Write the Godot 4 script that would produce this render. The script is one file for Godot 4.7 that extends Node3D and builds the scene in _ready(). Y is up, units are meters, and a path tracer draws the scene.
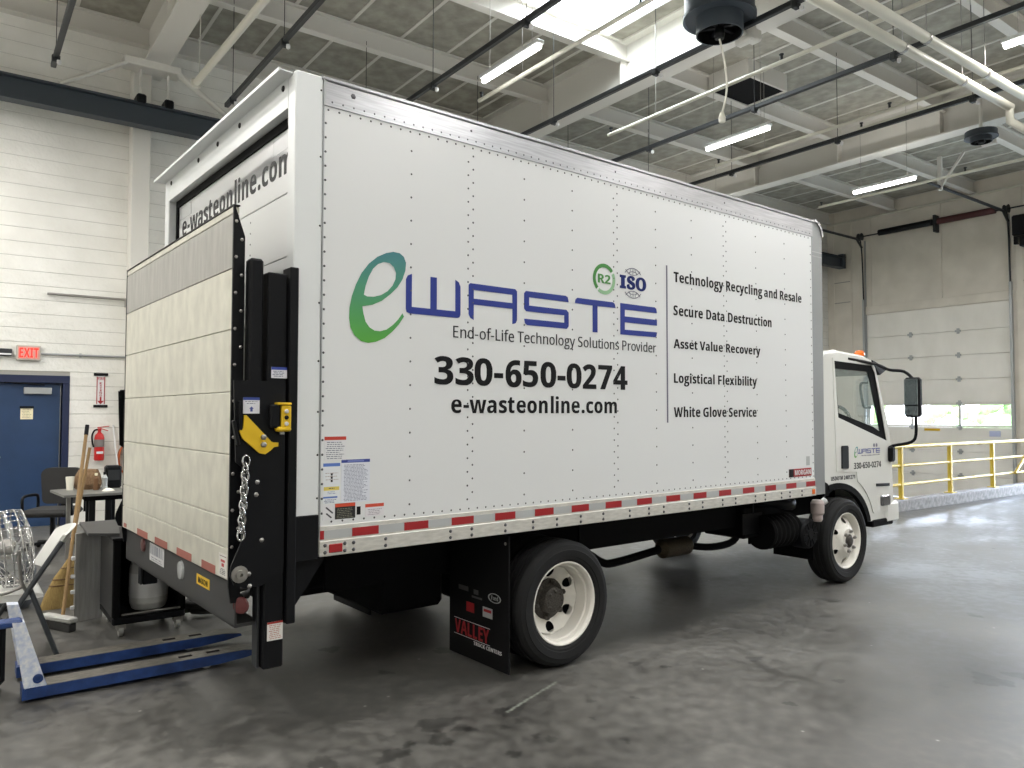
extends Node3D

var st: SurfaceTool
var grp := 0
var M := {}
var used := {}

# ------------------------------------------------------------------ helpers
func S() -> void:
	st = SurfaceTool.new()
	st.begin(Mesh.PRIMITIVE_TRIANGLES)
	grp = 0

func T3(a: Vector3, b: Vector3, c: Vector3, g := -1) -> void:
	st.set_smooth_group(g)
	st.add_vertex(a)
	st.set_smooth_group(g)
	st.add_vertex(b)
	st.set_smooth_group(g)
	st.add_vertex(c)

func Q4(a: Vector3, b: Vector3, c: Vector3, d: Vector3, g := -1) -> void:
	T3(a, b, c, g)
	T3(a, c, d, g)

func done() -> ArrayMesh:
	st.generate_normals()
	return st.commit()

func numbered(called: String) -> String:
	if not used.has(called):
		used[called] = 0
		return called
	used[called] += 1
	return "%s_%03d" % [called, used[called]]

func inst(called: String, mesh: Mesh, m: Material, parent: Node = null, t := Transform3D()) -> MeshInstance3D:
	var o := MeshInstance3D.new()
	o.name = called if parent else numbered(called)
	o.mesh = mesh
	o.material_override = m
	o.transform = t
	if parent:
		parent.add_child(o, true)
	else:
		add_child(o, true)
	return o

func obj(called: String, m: Material, parent: Node = null) -> MeshInstance3D:
	return inst(called, done(), m, parent)

func thing(called: String, label: String, category: String, at := Vector3.ZERO, turn := 0.0, group := "") -> Node3D:
	var o := Node3D.new()
	o.name = numbered(called)
	add_child(o)
	o.position = at
	o.rotation.y = turn
	tag(o, label, category, group)
	return o

func tag(o: Node, label: String, category: String, group := "") -> void:
	o.set_meta("label", label)
	o.set_meta("category", category)
	if group:
		o.set_meta("group", group)

func struct(o: Node, label := "") -> Node:
	o.set_meta("kind", "structure")
	if label:
		o.set_meta("label", label)
	return o

func group_node(called: String, label: String) -> Node3D:
	var o := Node3D.new()
	o.name = called
	add_child(o)
	o.set_meta("kind", "structure")
	o.set_meta("label", label)
	return o

# chamfered box, 44 triangles (12 when the bevel is nought)
func bx(c: Vector3, s: Vector3, b := 0.0, B := Basis()) -> void:
	var h := s / 2.0
	b = minf(b, minf(h.x, minf(h.y, h.z)) * 0.98)
	var P := func(x: float, y: float, z: float) -> Vector3: return c + B * Vector3(x, y, z)
	if b <= 0.0:
		for k in 3:
			for sg in [-1.0, 1.0]:
				var n := Vector3.ZERO
				n[k] = sg * h[k]
				var u := Vector3.ZERO
				u[(k + 1) % 3] = h[(k + 1) % 3]
				var v := Vector3.ZERO
				v[(k + 2) % 3] = h[(k + 2) % 3] * sg
				Q4(c + B * (n - u - v), c + B * (n - u + v), c + B * (n + u + v), c + B * (n + u - v))
		return
	var i := h - Vector3(b, b, b)
	for k in 3:
		var k1 := (k + 1) % 3
		var k2 := (k + 2) % 3
		for sg in [-1.0, 1.0]:
			var n := Vector3.ZERO
			n[k] = sg * h[k]
			var u := Vector3.ZERO
			u[k1] = i[k1]
			var v := Vector3.ZERO
			v[k2] = i[k2] * sg
			Q4(c + B * (n - u - v), c + B * (n - u + v), c + B * (n + u + v), c + B * (n + u - v))
		# edges along axis k
		for s1 in [-1.0, 1.0]:
			for s2 in [-1.0, 1.0]:
				var a := Vector3.ZERO
				a[k1] = s1 * h[k1]
				a[k2] = s2 * i[k2]
				var d := Vector3.ZERO
				d[k1] = s1 * i[k1]
				d[k2] = s2 * h[k2]
				var e := Vector3.ZERO
				e[k] = i[k]
				if s1 * s2 > 0:
					Q4(c + B * (a - e), c + B * (d - e), c + B * (d + e), c + B * (a + e))
				else:
					Q4(c + B * (a + e), c + B * (d + e), c + B * (d - e), c + B * (a - e))
	for sx in [-1.0, 1.0]:
		for sy in [-1.0, 1.0]:
			for sz in [-1.0, 1.0]:
				var p1 := c + B * Vector3(sx * h.x, sy * i.y, sz * i.z)
				var p2 := c + B * Vector3(sx * i.x, sy * h.y, sz * i.z)
				var p3 := c + B * Vector3(sx * i.x, sy * i.y, sz * h.z)
				if sx * sy * sz > 0:
					T3(p1, p3, p2)
				else:
					T3(p1, p2, p3)

# box by its two corners
func bb(x0: float, x1: float, y0: float, y1: float, z0: float, z1: float, b := 0.0) -> void:
	bx(Vector3((x0 + x1) / 2, (y0 + y1) / 2, (z0 + z1) / 2), Vector3(absf(x1 - x0), absf(y1 - y0), absf(z1 - z0)), b)

func frame_of(d: Vector3) -> Basis:
	var y := d.normalized()
	var x := y.cross(Vector3.UP if absf(y.y) < 0.9 else Vector3.RIGHT).normalized()
	return Basis(x, y, x.cross(y))

func smooth_path(pts: Array, n := 4) -> Array:
	var out := []
	for k in pts.size() - 1:
		var a: Vector3 = pts[maxi(k - 1, 0)]
		var b: Vector3 = pts[k]
		var c: Vector3 = pts[k + 1]
		var d: Vector3 = pts[mini(k + 2, pts.size() - 1)]
		for j in n:
			out.append(b.cubic_interpolate(c, a, d, float(j) / n))
	out.append(pts[-1])
	return out

func tube(pts: Array, r: float, n := 8, caps := true, closed := false) -> void:
	grp += 1
	var g := grp
	var rings := []
	var m := pts.size()
	for k in m:
		var d: Vector3
		if closed:
			d = pts[(k + 1) % m] - pts[(k - 1 + m) % m]
		else:
			d = pts[mini(k + 1, m - 1)] - pts[maxi(k - 1, 0)]
		var F := frame_of(d)
		var ring := []
		for j in n:
			var a := TAU * j / n
			ring.append(pts[k] + (F.x * cos(a) + F.z * sin(a)) * r)
		rings.append(ring)
	var segs := m if closed else m - 1
	for k in segs:
		var A: Array = rings[k]
		var C: Array = rings[(k + 1) % m]
		# keep the rings from twisting against each other
		var off := 0
		var best := 1e9
		for t in n:
			var dd: float = (C[t] - pts[(k + 1) % m] - (A[0] - pts[k])).length_squared()
			if dd < best:
				best = dd
				off = t
		for j in n:
			Q4(A[j], C[(j + off) % n], C[(j + 1 + off) % n], A[(j + 1) % n], g)
	if caps and not closed:
		for j in n:
			T3(pts[0], rings[0][j], rings[0][(j + 1) % n])
			T3(pts[m - 1], rings[m - 1][(j + 1) % n], rings[m - 1][j])

# profile: [radius, height along axis]
func lathe(o: Vector3, axis: Vector3, prof: Array, n := 24, smooth := false) -> void:
	var F := frame_of(axis)
	grp += 1
	for k in prof.size() - 1:
		if not smooth:
			grp += 1
		for j in n:
			var a := TAU * j / n
			var b := TAU * (j + 1) / n
			var da := F.x * cos(a) + F.z * sin(a)
			var db := F.x * cos(b) + F.z * sin(b)
			var p0: Vector3 = o + da * prof[k][0] + F.y * prof[k][1]
			var p1: Vector3 = o + da * prof[k + 1][0] + F.y * prof[k + 1][1]
			var p2: Vector3 = o + db * prof[k + 1][0] + F.y * prof[k + 1][1]
			var p3: Vector3 = o + db * prof[k][0] + F.y * prof[k][1]
			if prof[k][0] < 1e-6:
				T3(p0, p1, p2, grp)
			elif prof[k + 1][0] < 1e-6:
				T3(p0, p1, p3, grp)
			else:
				Q4(p0, p1, p2, p3, grp)

func cyl(a: Vector3, b: Vector3, r: float, n := 12) -> void:
	lathe(a, b - a, [[0, 0], [r, 0], [r, (b - a).length()], [0, (b - a).length()]], n)

func pv(a: Array) -> PackedVector2Array:
	var p := PackedVector2Array()
	for q in a:
		p.append(Vector2(q[0], q[1]))
	return p

# extruded polygon on the plane o + U*x + V*y, from N*0 to N*depth
func prism(poly: PackedVector2Array, o: Vector3, U: Vector3, V: Vector3, N: Vector3, depth: float) -> void:
	var p := poly
	if Geometry2D.is_polygon_clockwise(p):
		p = p.duplicate()
		p.reverse()
	var t := Geometry2D.triangulate_polygon(p)
	for k in range(0, t.size(), 3):
		var a := o + U * p[t[k]].x + V * p[t[k]].y
		var b := o + U * p[t[k + 1]].x + V * p[t[k + 1]].y
		var c := o + U * p[t[k + 2]].x + V * p[t[k + 2]].y
		var turn := (p[t[k + 1]] - p[t[k]]).cross(p[t[k + 2]] - p[t[k]]) < 0
		if turn:
			T3(a + N * depth, b + N * depth, c + N * depth)
			T3(a, c, b)
		else:
			T3(a + N * depth, c + N * depth, b + N * depth)
			T3(a, b, c)
	for k in p.size():
		var a := o + U * p[k].x + V * p[k].y
		var q := p[(k + 1) % p.size()]
		var b := o + U * q.x + V * q.y
		Q4(a, a + N * depth, b + N * depth, b)

# the same with one hole: cut in two through the hole, so that neither half has one
func holed(outer: PackedVector2Array, hole: PackedVector2Array, o: Vector3, U: Vector3, V: Vector3, N: Vector3, depth: float) -> void:
	var cx := 0.0
	for q in hole:
		cx += q.x / hole.size()
	for s in [-1.0, 1.0]:
		var half := PackedVector2Array([Vector2(cx, -50), Vector2(cx + s * 50, -50), Vector2(cx + s * 50, 50), Vector2(cx, 50)])
		for piece in Geometry2D.intersect_polygons(outer, half):
			for rest in Geometry2D.clip_polygons(piece, hole):
				prism(rest, o, U, V, N, depth)

func ellipse(cx: float, cy: float, rx: float, ry: float, a0 := 0.0, a1 := TAU, n := 24) -> Array:
	var out := []
	for k in n + 1:
		var a := lerpf(a0, a1, float(k) / n)
		out.append([cx + rx * cos(a), cy + ry * sin(a)])
	return out

func ring_poly(cx: float, cy: float, r0: float, r1: float, a0: float, a1: float, sq := 1.0, n := 24) -> PackedVector2Array:
	var a := ellipse(cx, cy, r1, r1 * sq, a0, a1, n)
	var b := ellipse(cx, cy, r0, r0 * sq, a0, a1, n)
	b.reverse()
	return pv(a + b)

# lettering fitted to a rectangle x0..x1, y0..y1 on the plane o + U*x + V*y facing N
func text(called: String, s: String, r: Array, o: Vector3, U: Vector3, V: Vector3, N: Vector3, m: Material, parent: Node, font := "Droid Sans", weight := 700, fat := 0.0) -> MeshInstance3D:
	var f := SystemFont.new()
	f.font_names = PackedStringArray([font])
	f.font_weight = weight
	var tm := TextMesh.new()
	var fv := FontVariation.new()
	fv.base_font = f
	fv.variation_embolden = fat
	tm.font = fv
	tm.text = s
	tm.font_size = 32
	tm.pixel_size = 0.01
	tm.depth = 0.002
	tm.curve_step = 1.0
	var bbx := tm.get_aabb()
	var sx: float = (r[1] - r[0]) / maxf(bbx.size.x, 0.001)
	var sy: float = (r[3] - r[2]) / maxf(bbx.size.y, 0.001)
	var t := Transform3D(Basis(U * sx, V * sy, N), o + U * (r[0] - bbx.position.x * sx) + V * (r[2] - bbx.position.y * sy))
	return inst(called, tm, m, parent, t)

# printed sheet: thin card, its face with uv 0..1
func card(called: String, x0: float, x1: float, y0: float, y1: float, o: Vector3, U: Vector3, V: Vector3, N: Vector3, m: Material, parent: Node, thick := 0.0015) -> MeshInstance3D:
	S()
	var c := [o + U * x0 + V * y0, o + U * x1 + V * y0, o + U * x1 + V * y1, o + U * x0 + V * y1]
	var uv := [Vector2(0, 1), Vector2(1, 1), Vector2(1, 0), Vector2(0, 0)]
	for k in [0, 2, 1, 0, 3, 2]:
		st.set_uv(uv[k])
		st.set_smooth_group(-1)
		st.add_vertex(c[k] + N * thick)
	for k in 4:
		var a: Vector3 = c[k]
		var b: Vector3 = c[(k + 1) % 4]
		for v in [a, a + N * thick, b + N * thick, a, b + N * thick, b]:
			st.set_uv(Vector2(0.01, 0.99))
			st.set_smooth_group(-1)
			st.add_vertex(v)
	return obj(called, m, parent)

func I2(x0: float, x1: float, zc: float, y0: float, y1: float, w: float, tf := 0.025, tw := 0.02) -> void:
	bb(x0, x1, y0, y0 + tf, zc - w / 2, zc + w / 2)
	bb(x0, x1, y1 - tf, y1, zc - w / 2, zc + w / 2)
	bb(x0, x1, y0 + tf, y1 - tf, zc - tw / 2, zc + tw / 2)

# ------------------------------------------------------------------ materials
func mat(c: Color, rough := 0.6, metal := 0.0, spec := 0.5) -> StandardMaterial3D:
	var m := StandardMaterial3D.new()
	m.albedo_color = c
	m.roughness = rough
	m.metallic = metal
	m.metallic_specular = spec
	return m

func noise_tex(sd: int, freq: float, lo: Color, hi: Color, size := 512, oct := 5, normal := false, bump := 4.0) -> NoiseTexture2D:
	var n := FastNoiseLite.new()
	n.seed = sd
	n.frequency = freq
	n.fractal_octaves = oct
	var t := NoiseTexture2D.new()
	t.width = size
	t.height = size
	t.seamless = true
	t.noise = n
	if normal:
		t.as_normal_map = true
		t.bump_strength = bump
	else:
		var g := Gradient.new()
		g.set_color(0, lo)
		g.set_color(1, hi)
		t.color_ramp = g
	return t

func tri_mat(tex: Texture2D, scale: Vector3, rough: float, metal := 0.0, world := true, nrm: Texture2D = null, ns := 0.5) -> StandardMaterial3D:
	var m := mat(Color.WHITE, rough, metal)
	m.albedo_texture = tex
	m.uv1_triplanar = true
	m.uv1_world_triplanar = world
	m.uv1_scale = scale
	if nrm:
		m.normal_enabled = true
		m.normal_texture = nrm
		m.normal_scale = ns
	return m

func print_mat(im: Image) -> StandardMaterial3D:
	var m := mat(Color.WHITE, 0.5)
	m.albedo_texture = ImageTexture.create_from_image(im)
	m.texture_repeat = false
	return m

func sheet(w: int, h: int, bg: Color) -> Image:
	var im := Image.create_empty(w, h, false, Image.FORMAT_RGB8)
	im.fill(bg)
	return im

# rows of small print: broken grey bars
func print_rows(im: Image, x0: int, x1: int, y0: int, y1: int, step: int, thick: int, c: Color, sd: int) -> void:
	var r := RandomNumberGenerator.new()
	r.seed = sd
	var y := y0
	while y + thick <= y1:
		var x := x0 + (r.randi() % 8)
		var stop := x1 - (r.randi() % maxi(4, (x1 - x0) / 4))
		while x < stop:
			var w := 4 + r.randi() % 14
			im.fill_rect(Rect2i(x, y, mini(w, stop - x), thick), c)
			x += w + 3
		y += step

func make_materials() -> void:
	M.panel = mat(Color(0.88, 0.885, 0.885), 0.32)
	M.frame_white = mat(Color(0.88, 0.89, 0.89), 0.4)
	M.rivet = mat(Color(0.36, 0.36, 0.37), 0.45, 0.6)
	M.alu = tri_mat(noise_tex(3, 0.02, Color(0.62, 0.62, 0.63), Color(0.74, 0.74, 0.75)), Vector3(0.3, 6, 6), 0.33, 0.9, false)
	M.rail_white = tri_mat(noise_tex(4, 0.03, Color(0.74, 0.73, 0.70), Color(0.86, 0.85, 0.82)), Vector3(0.7, 3, 3), 0.4, 0.15, false)
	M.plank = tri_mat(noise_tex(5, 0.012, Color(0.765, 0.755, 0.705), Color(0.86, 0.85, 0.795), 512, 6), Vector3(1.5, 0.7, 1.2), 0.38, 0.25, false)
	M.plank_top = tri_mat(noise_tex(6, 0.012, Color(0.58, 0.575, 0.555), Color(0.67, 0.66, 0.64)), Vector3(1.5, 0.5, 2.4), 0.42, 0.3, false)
	M.black = mat(Color(0.06, 0.064, 0.076), 0.5, 0.0, 0.3)
	M.black_rough = mat(Color(0.045, 0.046, 0.05), 0.8, 0.0, 0.25)
	M.chassis = mat(Color(0.04, 0.042, 0.05), 0.7, 0.0, 0.25)
	M.rubber = tri_mat(noise_tex(7, 0.05, Color(0.035, 0.036, 0.04), Color(0.065, 0.066, 0.07)), Vector3(3, 3, 3), 0.85, 0.0, false)
	M.flap = mat(Color(0.075, 0.075, 0.08), 0.65, 0.0, 0.3)
	M.rim = mat(Color(0.90, 0.885, 0.85), 0.4)
	M.hub = tri_mat(noise_tex(8, 0.04, Color(0.14, 0.13, 0.12), Color(0.42, 0.40, 0.37)), Vector3(4, 4, 4), 0.65, 0.3, false)
	M.steel = mat(Color(0.62, 0.61, 0.59), 0.4, 0.8)
	M.chrome = mat(Color(0.8, 0.8, 0.8), 0.18, 1.0)
	M.galv = mat(Color(0.66, 0.67, 0.67), 0.42, 0.55)
	M.red_tape = mat(Color(0.62, 0.10, 0.12), 0.4)
	M.faded_red = mat(Color(0.62, 0.36, 0.31), 0.5)
	M.grey_tape = mat(Color(0.70, 0.71, 0.71), 0.35)
	M.yellow = mat(Color(0.88, 0.72, 0.10), 0.42)
	M.ink = mat(Color(0.07, 0.07, 0.08), 0.55, 0.0, 0.3)
	M.ink_soft = mat(Color(0.17, 0.17, 0.19), 0.55, 0.0, 0.3)
	M.blue_ink = mat(Color(0.165, 0.225, 0.545), 0.45, 0.0, 0.4)
	M.navy = mat(Color(0.075, 0.14, 0.40), 0.45, 0.0, 0.3)
	M.green_ink = mat(Color(0.24, 0.53, 0.22), 0.45)
	M.pale_green = mat(Color(0.56, 0.72, 0.56), 0.45)
	M.white_ink = mat(Color(0.85, 0.85, 0.85), 0.5)
	M.red_ink = mat(Color(0.62, 0.10, 0.13), 0.5)
	M.grey_ink = mat(Color(0.42, 0.42, 0.48), 0.5)
	M.cab = mat(Color(0.88, 0.88, 0.86), 0.25)
	M.cab.clearcoat_enabled = true
	M.cab.clearcoat = 0.4
	M.cab.clearcoat_roughness = 0.1
	M.glass = mat(Color(0.82, 0.92, 0.9, 0.12), 0.02)
	M.glass.transparency = BaseMaterial3D.TRANSPARENCY_ALPHA
	M.amber = mat(Color(0.93, 0.45, 0.13), 0.3)
	M.lens_red = mat(Color(0.36, 0.17, 0.17), 0.3)
	M.lens_clear = mat(Color(0.75, 0.76, 0.76), 0.15, 0.3)
	M.mirror = mat(Color(0.62, 0.64, 0.66), 0.03, 1.0)
	M.seat = mat(Color(0.16, 0.165, 0.18), 0.85)
	M.wall = tri_mat(noise_tex(11, 0.006, Color(0.86, 0.855, 0.825), Color(0.92, 0.915, 0.89), 512, 6), Vector3(0.35, 0.35, 0.35), 0.6, 0.0, true, noise_tex(12, 0.06, Color.BLACK, Color.WHITE, 512, 4, true, 3.0), 0.35)
	M.joint = mat(Color(0.62, 0.61, 0.58), 0.8)
	M.wall_far = tri_mat(noise_tex(13, 0.006, Color(0.80, 0.775, 0.725), Color(0.87, 0.845, 0.795), 512, 6), Vector3(0.35, 0.35, 0.35), 0.6)
	M.door_panel = tri_mat(noise_tex(14, 0.006, Color(0.88, 0.87, 0.835), Color(0.93, 0.92, 0.89), 512, 6), Vector3(0.4, 0.2, 0.4), 0.5)
	M.deck = tri_mat(noise_tex(15, 0.012, Color(0.53, 0.52, 0.48), Color(0.67, 0.66, 0.615), 512, 6), Vector3(0.5, 0.5, 0.5), 0.95)
	M.steel_white = mat(Color(0.82, 0.81, 0.78), 0.5)
	M.pipe_white = mat(Color(0.80, 0.79, 0.74), 0.45)
	M.track = mat(Color(0.17, 0.18, 0.19), 0.5, 0.2)
	M.crane = mat(Color(0.22, 0.25, 0.28), 0.5)
	M.blue_door = tri_mat(noise_tex(16, 0.008, Color(0.125, 0.215, 0.335), Color(0.155, 0.25, 0.385)), Vector3(0.5, 0.5, 0.5), 0.4)
	M.blue_frame = mat(Color(0.10, 0.14, 0.26), 0.4)
	M.rail_yellow = mat(Color(0.80, 0.70, 0.27), 0.45)
	M.curb = tri_mat(noise_tex(17, 0.02, Color(0.42, 0.41, 0.40), Color(0.62, 0.61, 0.59)), Vector3(0.8, 0.8, 0.8), 0.7)
	M.jack_blue = tri_mat(noise_tex(18, 0.012, Color(0.10, 0.19, 0.38), Color(0.18, 0.31, 0.56), 512, 6), Vector3(1.2, 1.2, 1.2), 0.42, 0.0, true)
	M.jack_worn = tri_mat(noise_tex(19, 0.03, Color(0.33, 0.32, 0.30), Color(0.52, 0.50, 0.46), 512, 6), Vector3(1.0, 1.0, 2.4), 0.5, 0.3)
	M.chair_white = mat(Color(0.84, 0.84, 0.82), 0.45)
	M.chair_grey = mat(Color(0.23, 0.245, 0.26), 0.45)
	M.fabric = tri_mat(noise_tex(20, 0.2, Color(0.16, 0.16, 0.16), Color(0.225, 0.22, 0.215)), Vector3(4, 4, 4), 0.95)
	M.wood = tri_mat(noise_tex(21, 0.02, Color(0.50, 0.39, 0.24), Color(0.66, 0.54, 0.36)), Vector3(8, 0.8, 8), 0.55, 0.0, false)
	M.straw = tri_mat(noise_tex(22, 0.03, Color(0.50, 0.41, 0.24), Color(0.70, 0.60, 0.38)), Vector3(14, 1.2, 14), 0.9, 0.0, false)
	M.stainless = tri_mat(noise_tex(23, 0.01, Color(0.55, 0.54, 0.52), Color(0.66, 0.65, 0.62)), Vector3(6, 0.5, 6), 0.4, 0.35)
	M.tank = mat(Color(0.70, 0.70, 0.68), 0.45)
	M.red_paint = mat(Color(0.70, 0.09, 0.09), 0.3)
	M.copper = mat(Color(0.72, 0.38, 0.22), 0.45)
	M.paper = mat(Color(0.90, 0.89, 0.83), 0.7)
	M.cream = mat(Color(0.90, 0.87, 0.74), 0.7)
	M.brown = mat(Color(0.40, 0.28, 0.17), 0.7)
	M.tabletop = mat(Color(0.42, 0.42, 0.40), 0.5)
	M.leaf = tri_mat(noise_tex(24, 0.08, Color(0.30, 0.46, 0.16), Color(0.62, 0.76, 0.40)), Vector3(0.5, 0.5, 0.5), 0.9)
	M.earth = mat(Color(0.60, 0.60, 0.56), 0.9)
	M.lamp_glow = mat(Color(1, 1, 1), 0.5)
	M.lamp_glow.emission_enabled = true
	M.lamp_glow.emission = Color(1.0, 0.99, 0.975)
	M.lamp_glow.emission_energy_multiplier = 9.0
	M.sky_glow = mat(Color(1, 1, 1), 0.6)
	M.sky_glow.emission_enabled = true
	M.sky_glow.emission = Color(0.97, 0.99, 1.0)
	M.sky_glow.emission_energy_multiplier = 5.0
	M.exit_glow = mat(Color(1, 0.2, 0.15), 0.5)
	M.exit_glow.emission_enabled = true
	M.exit_glow.emission = Color(1.0, 0.12, 0.10)
	M.exit_glow.emission_energy_multiplier = 1.2

# ------------------------------------------------------------------ lamps
func strip_light(x: float, zc: float, label: String) -> void:
	var t := thing("strip_light", label, "ceiling light", Vector3(x, 6.0, zc), 0.0, "fluorescent strip lights hung in rows")
	S()
	bx(Vector3(0, 0.055, 0), Vector3(0.11, 0.05, 1.24), 0.008)
	obj("housing", M.frame_white, t)
	S()
	lathe(Vector3(0, 0.0, -0.6), Vector3(0, 0, 1), [[0, 0], [0.028, 0.0], [0.034, 0.01], [0.034, 1.19], [0.028, 1.2], [0, 1.2]], 12)
	obj("lamp_tube", M.lamp_glow, t)
	for z in [-0.45, 0.45]:
		S()
		tube([Vector3(0, 0.08, z), Vector3(0, 1.62, z)], 0.004, 5)
		obj("hanger_wire", M.steel, t)
	# a bare tube: most of its light goes down and sideways, some up past the narrow housing
	for q in [[-0.04, -90.0, LAMP], [0.085, 90.0, LAMP * 0.10]]:
		var l := AreaLight3D.new()
		l.name = "lamp"
		t.add_child(l, true)
		l.position = Vector3(0, q[0], 0)
		l.rotation_degrees.x = q[1]
		l.area_size = Vector2(0.12, 1.2)
		l.area_range = 40.0
		l.light_energy = q[2]
		l.light_color = Color(1.0, 0.99, 0.975)
		l.shadow_enabled = true

const LAMP := 9.0
const SKYLIGHT := 14.0

func _ready() -> void:
	# ---- camera
	var cam := Camera3D.new()
	cam.name = "camera"
	add_child(cam)
	var eye := Vector3(-1.5194, 1.6339, 3.7496)
	cam.look_at_from_position(eye, eye + Vector3(0.58943, 0.03818, -0.80692), Vector3(-0.02341, 0.99927, 0.03018))
	cam.fov = rad_to_deg(2.0 * atan(384.0 / 764.9))
	cam.near = 0.05
	cam.far = 300.0
	cam.current = true
	# ---- sky, exposure
	var env := Environment.new()
	env.background_mode = Environment.BG_SKY
	var sky := Sky.new()
	var sm := ProceduralSkyMaterial.new()
	sm.sky_top_color = Color(0.80, 0.88, 1.0)
	sm.sky_horizon_color = Color(0.95, 0.97, 1.0)
	sm.ground_bottom_color = Color(0.55, 0.55, 0.53)
	sm.ground_horizon_color = Color(0.85, 0.86, 0.86)
	sm.sky_energy_multiplier = 4.2
	sm.ground_energy_multiplier = 2.1
	sky.sky_material = sm
	env.sky = sky
	env.tonemap_mode = Environment.TONE_MAPPER_LINEAR
	env.tonemap_exposure = 1.12
	env.sdfgi_enabled = true
	env.ssao_enabled = true
	env.ssil_enabled = true
	var we := WorldEnvironment.new()
	we.name = "world_environment"
	we.environment = env
	add_child(we)
	make_materials()
	build_room()
	build_overhead()
	build_truck()
	build_left_things()
	build_right_things()

# ------------------------------------------------------------------ the room
func floor_textures() -> void:
	var W := 2048
	var H := 1668
	var a := FastNoiseLite.new()
	a.seed = 31
	a.frequency = 0.006
	a.fractal_octaves = 6
	var b := FastNoiseLite.new()
	b.seed = 32
	b.frequency = 0.11
	b.fractal_octaves = 5
	var A := a.get_image(W, H).get_data()
	var B := b.get_image(W, H).get_data()
	var c := FastNoiseLite.new()
	c.seed = 33
	c.frequency = 0.02
	c.fractal_octaves = 5
	c.domain_warp_enabled = true
	c.domain_warp_amplitude = 40.0
	var C := c.get_image(W, H).get_data()
	var out := PackedByteArray()
	out.resize(W * H * 3)
	var rg := PackedByteArray()
	rg.resize(W * H)
	for k in W * H:
		var v := 0.352 + (A[k] / 255.0 - 0.5) * 0.15 + (B[k] / 255.0 - 0.5) * 0.14 + (C[k] / 255.0 - 0.5) * 0.06
		if C[k] < 80:
			v -= (80 - C[k]) * 0.0006
		out[k * 3] = int(clampf(v * 1.015, 0, 1) * 255)
		out[k * 3 + 1] = int(clampf(v, 0, 1) * 255)
		out[k * 3 + 2] = int(clampf(v * 0.955, 0, 1) * 255)
		rg[k] = int(clampf(0.42 + (A[k] / 255.0 - 0.5) * 0.28 + (B[k] / 255.0 - 0.5) * 0.22 + (C[k] / 255.0 - 0.5) * 0.16, 0.3, 0.8) * 255)
	var im := Image.create_from_data(W, H, false, Image.FORMAT_RGB8, out)
	# oil spots, a worn paint line, tape scratch, flecks of paint: where they lie on the slab
	var r := RandomNumberGenerator.new()
	r.seed = 9
	var spots := [[0.58, 0.22, 0.13], [0.49, 0.39, 0.10], [0.22, 0.41, 0.10], [1.00, 0.30, 0.11], [0.84, 0.46, 0.03], [0.94, 0.44, 0.05], [0.90, 0.64, 0.03], [1.29, 0.64, 0.03], [1.45, 0.45, 0.03], [1.68, 0.56, 0.03], [2.12, 0.14, 0.04], [2.23, 0.29, 0.04], [-0.09, 0.29, 0.09], [0.94, 0.72, 0.04], [0.69, 0.74, 0.05], [0.68, 0.37, 0.05], [0.34, 0.35, 0.04], [1.23, 0.96, 0.03], [3.66, 1.64, 0.12], [3.9, 1.72, 0.10], [4.73, -0.08, 0.10], [11.6, -1.6, 0.25], [5.2, 0.9, 0.07], [2.9, 1.1, 0.05], [-1.6, 0.2, 0.12]]
	for k in 50:
		spots.append([r.randf_range(-3, 14), r.randf_range(-4, 4), r.randf_range(0.02, 0.10)])
	for s in spots:
		var n := maxi(2, int(s[2] * 76))
		var ecc := r.randf_range(0.5, 1.0)
		var rot := r.randf_range(0, PI)
		var ph := r.randf_range(0, 6)
		for dy in range(-n - 2, n + 3):
			for dx in range(-n - 2, n + 3):
				var x := int((s[0] + 7.0) / 27.0 * W) + dx
				var y := int((s[1] + 10.0) / 22.0 * H) + dy
				if x < 0 or y < 0 or x >= W or y >= H:
					continue
				var q := Vector2(dx, dy).rotated(rot)
				q.y /= ecc
				var edge := n * (1.0 + 0.22 * sin(q.angle() * 3.0 + ph) + 0.10 * sin(q.angle() * 7.0 + ph))
				if q.length() < edge:
					var old := im.get_pixel(x, y)
					im.set_pixel(x, y, old * (0.70 + 0.12 * B[y * W + x] / 255.0))
	# worn paint line across the bay
	for y in range(int(2.0 / 22.0 * H), int(14.0 / 22.0 * H)):
		for x in range(int((7.0 - 0.52) / 27.0 * W), int((7.0 - 0.40) / 27.0 * W)):
			if B[y * W + x] > 105:
				im.set_pixel(x, y, im.get_pixel(x, y).lerp(Color(0.60, 0.59, 0.56), 0.35 * A[y * W + x] / 255.0))
	for k in 240:
		var f := k / 239.0
		var x := int((lerpf(0.968, 1.485, f) + 7.0) / 27.0 * W)
		var y := int((lerpf(0.302, 0.099, f) + 10.0) / 22.0 * H)
		im.set_pixel(x, y, Color(0.52, 0.54, 0.50))
	for k in 160:
		var x := r.randi_range(200, 1500)
		var y := r.randi_range(500, 1200)
		im.set_pixel(x, y, Color(0.72, 0.71, 0.68))
	M.floor = mat(Color.WHITE, 1.0)
	M.floor.albedo_texture = ImageTexture.create_from_image(im)
	M.floor.roughness_texture = ImageTexture.create_from_image(Image.create_from_data(W, H, false, Image.FORMAT_L8, rg))
	M.floor.roughness_texture_channel = BaseMaterial3D.TEXTURE_CHANNEL_RED
	M.floor.metallic_specular = 0.5

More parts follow.
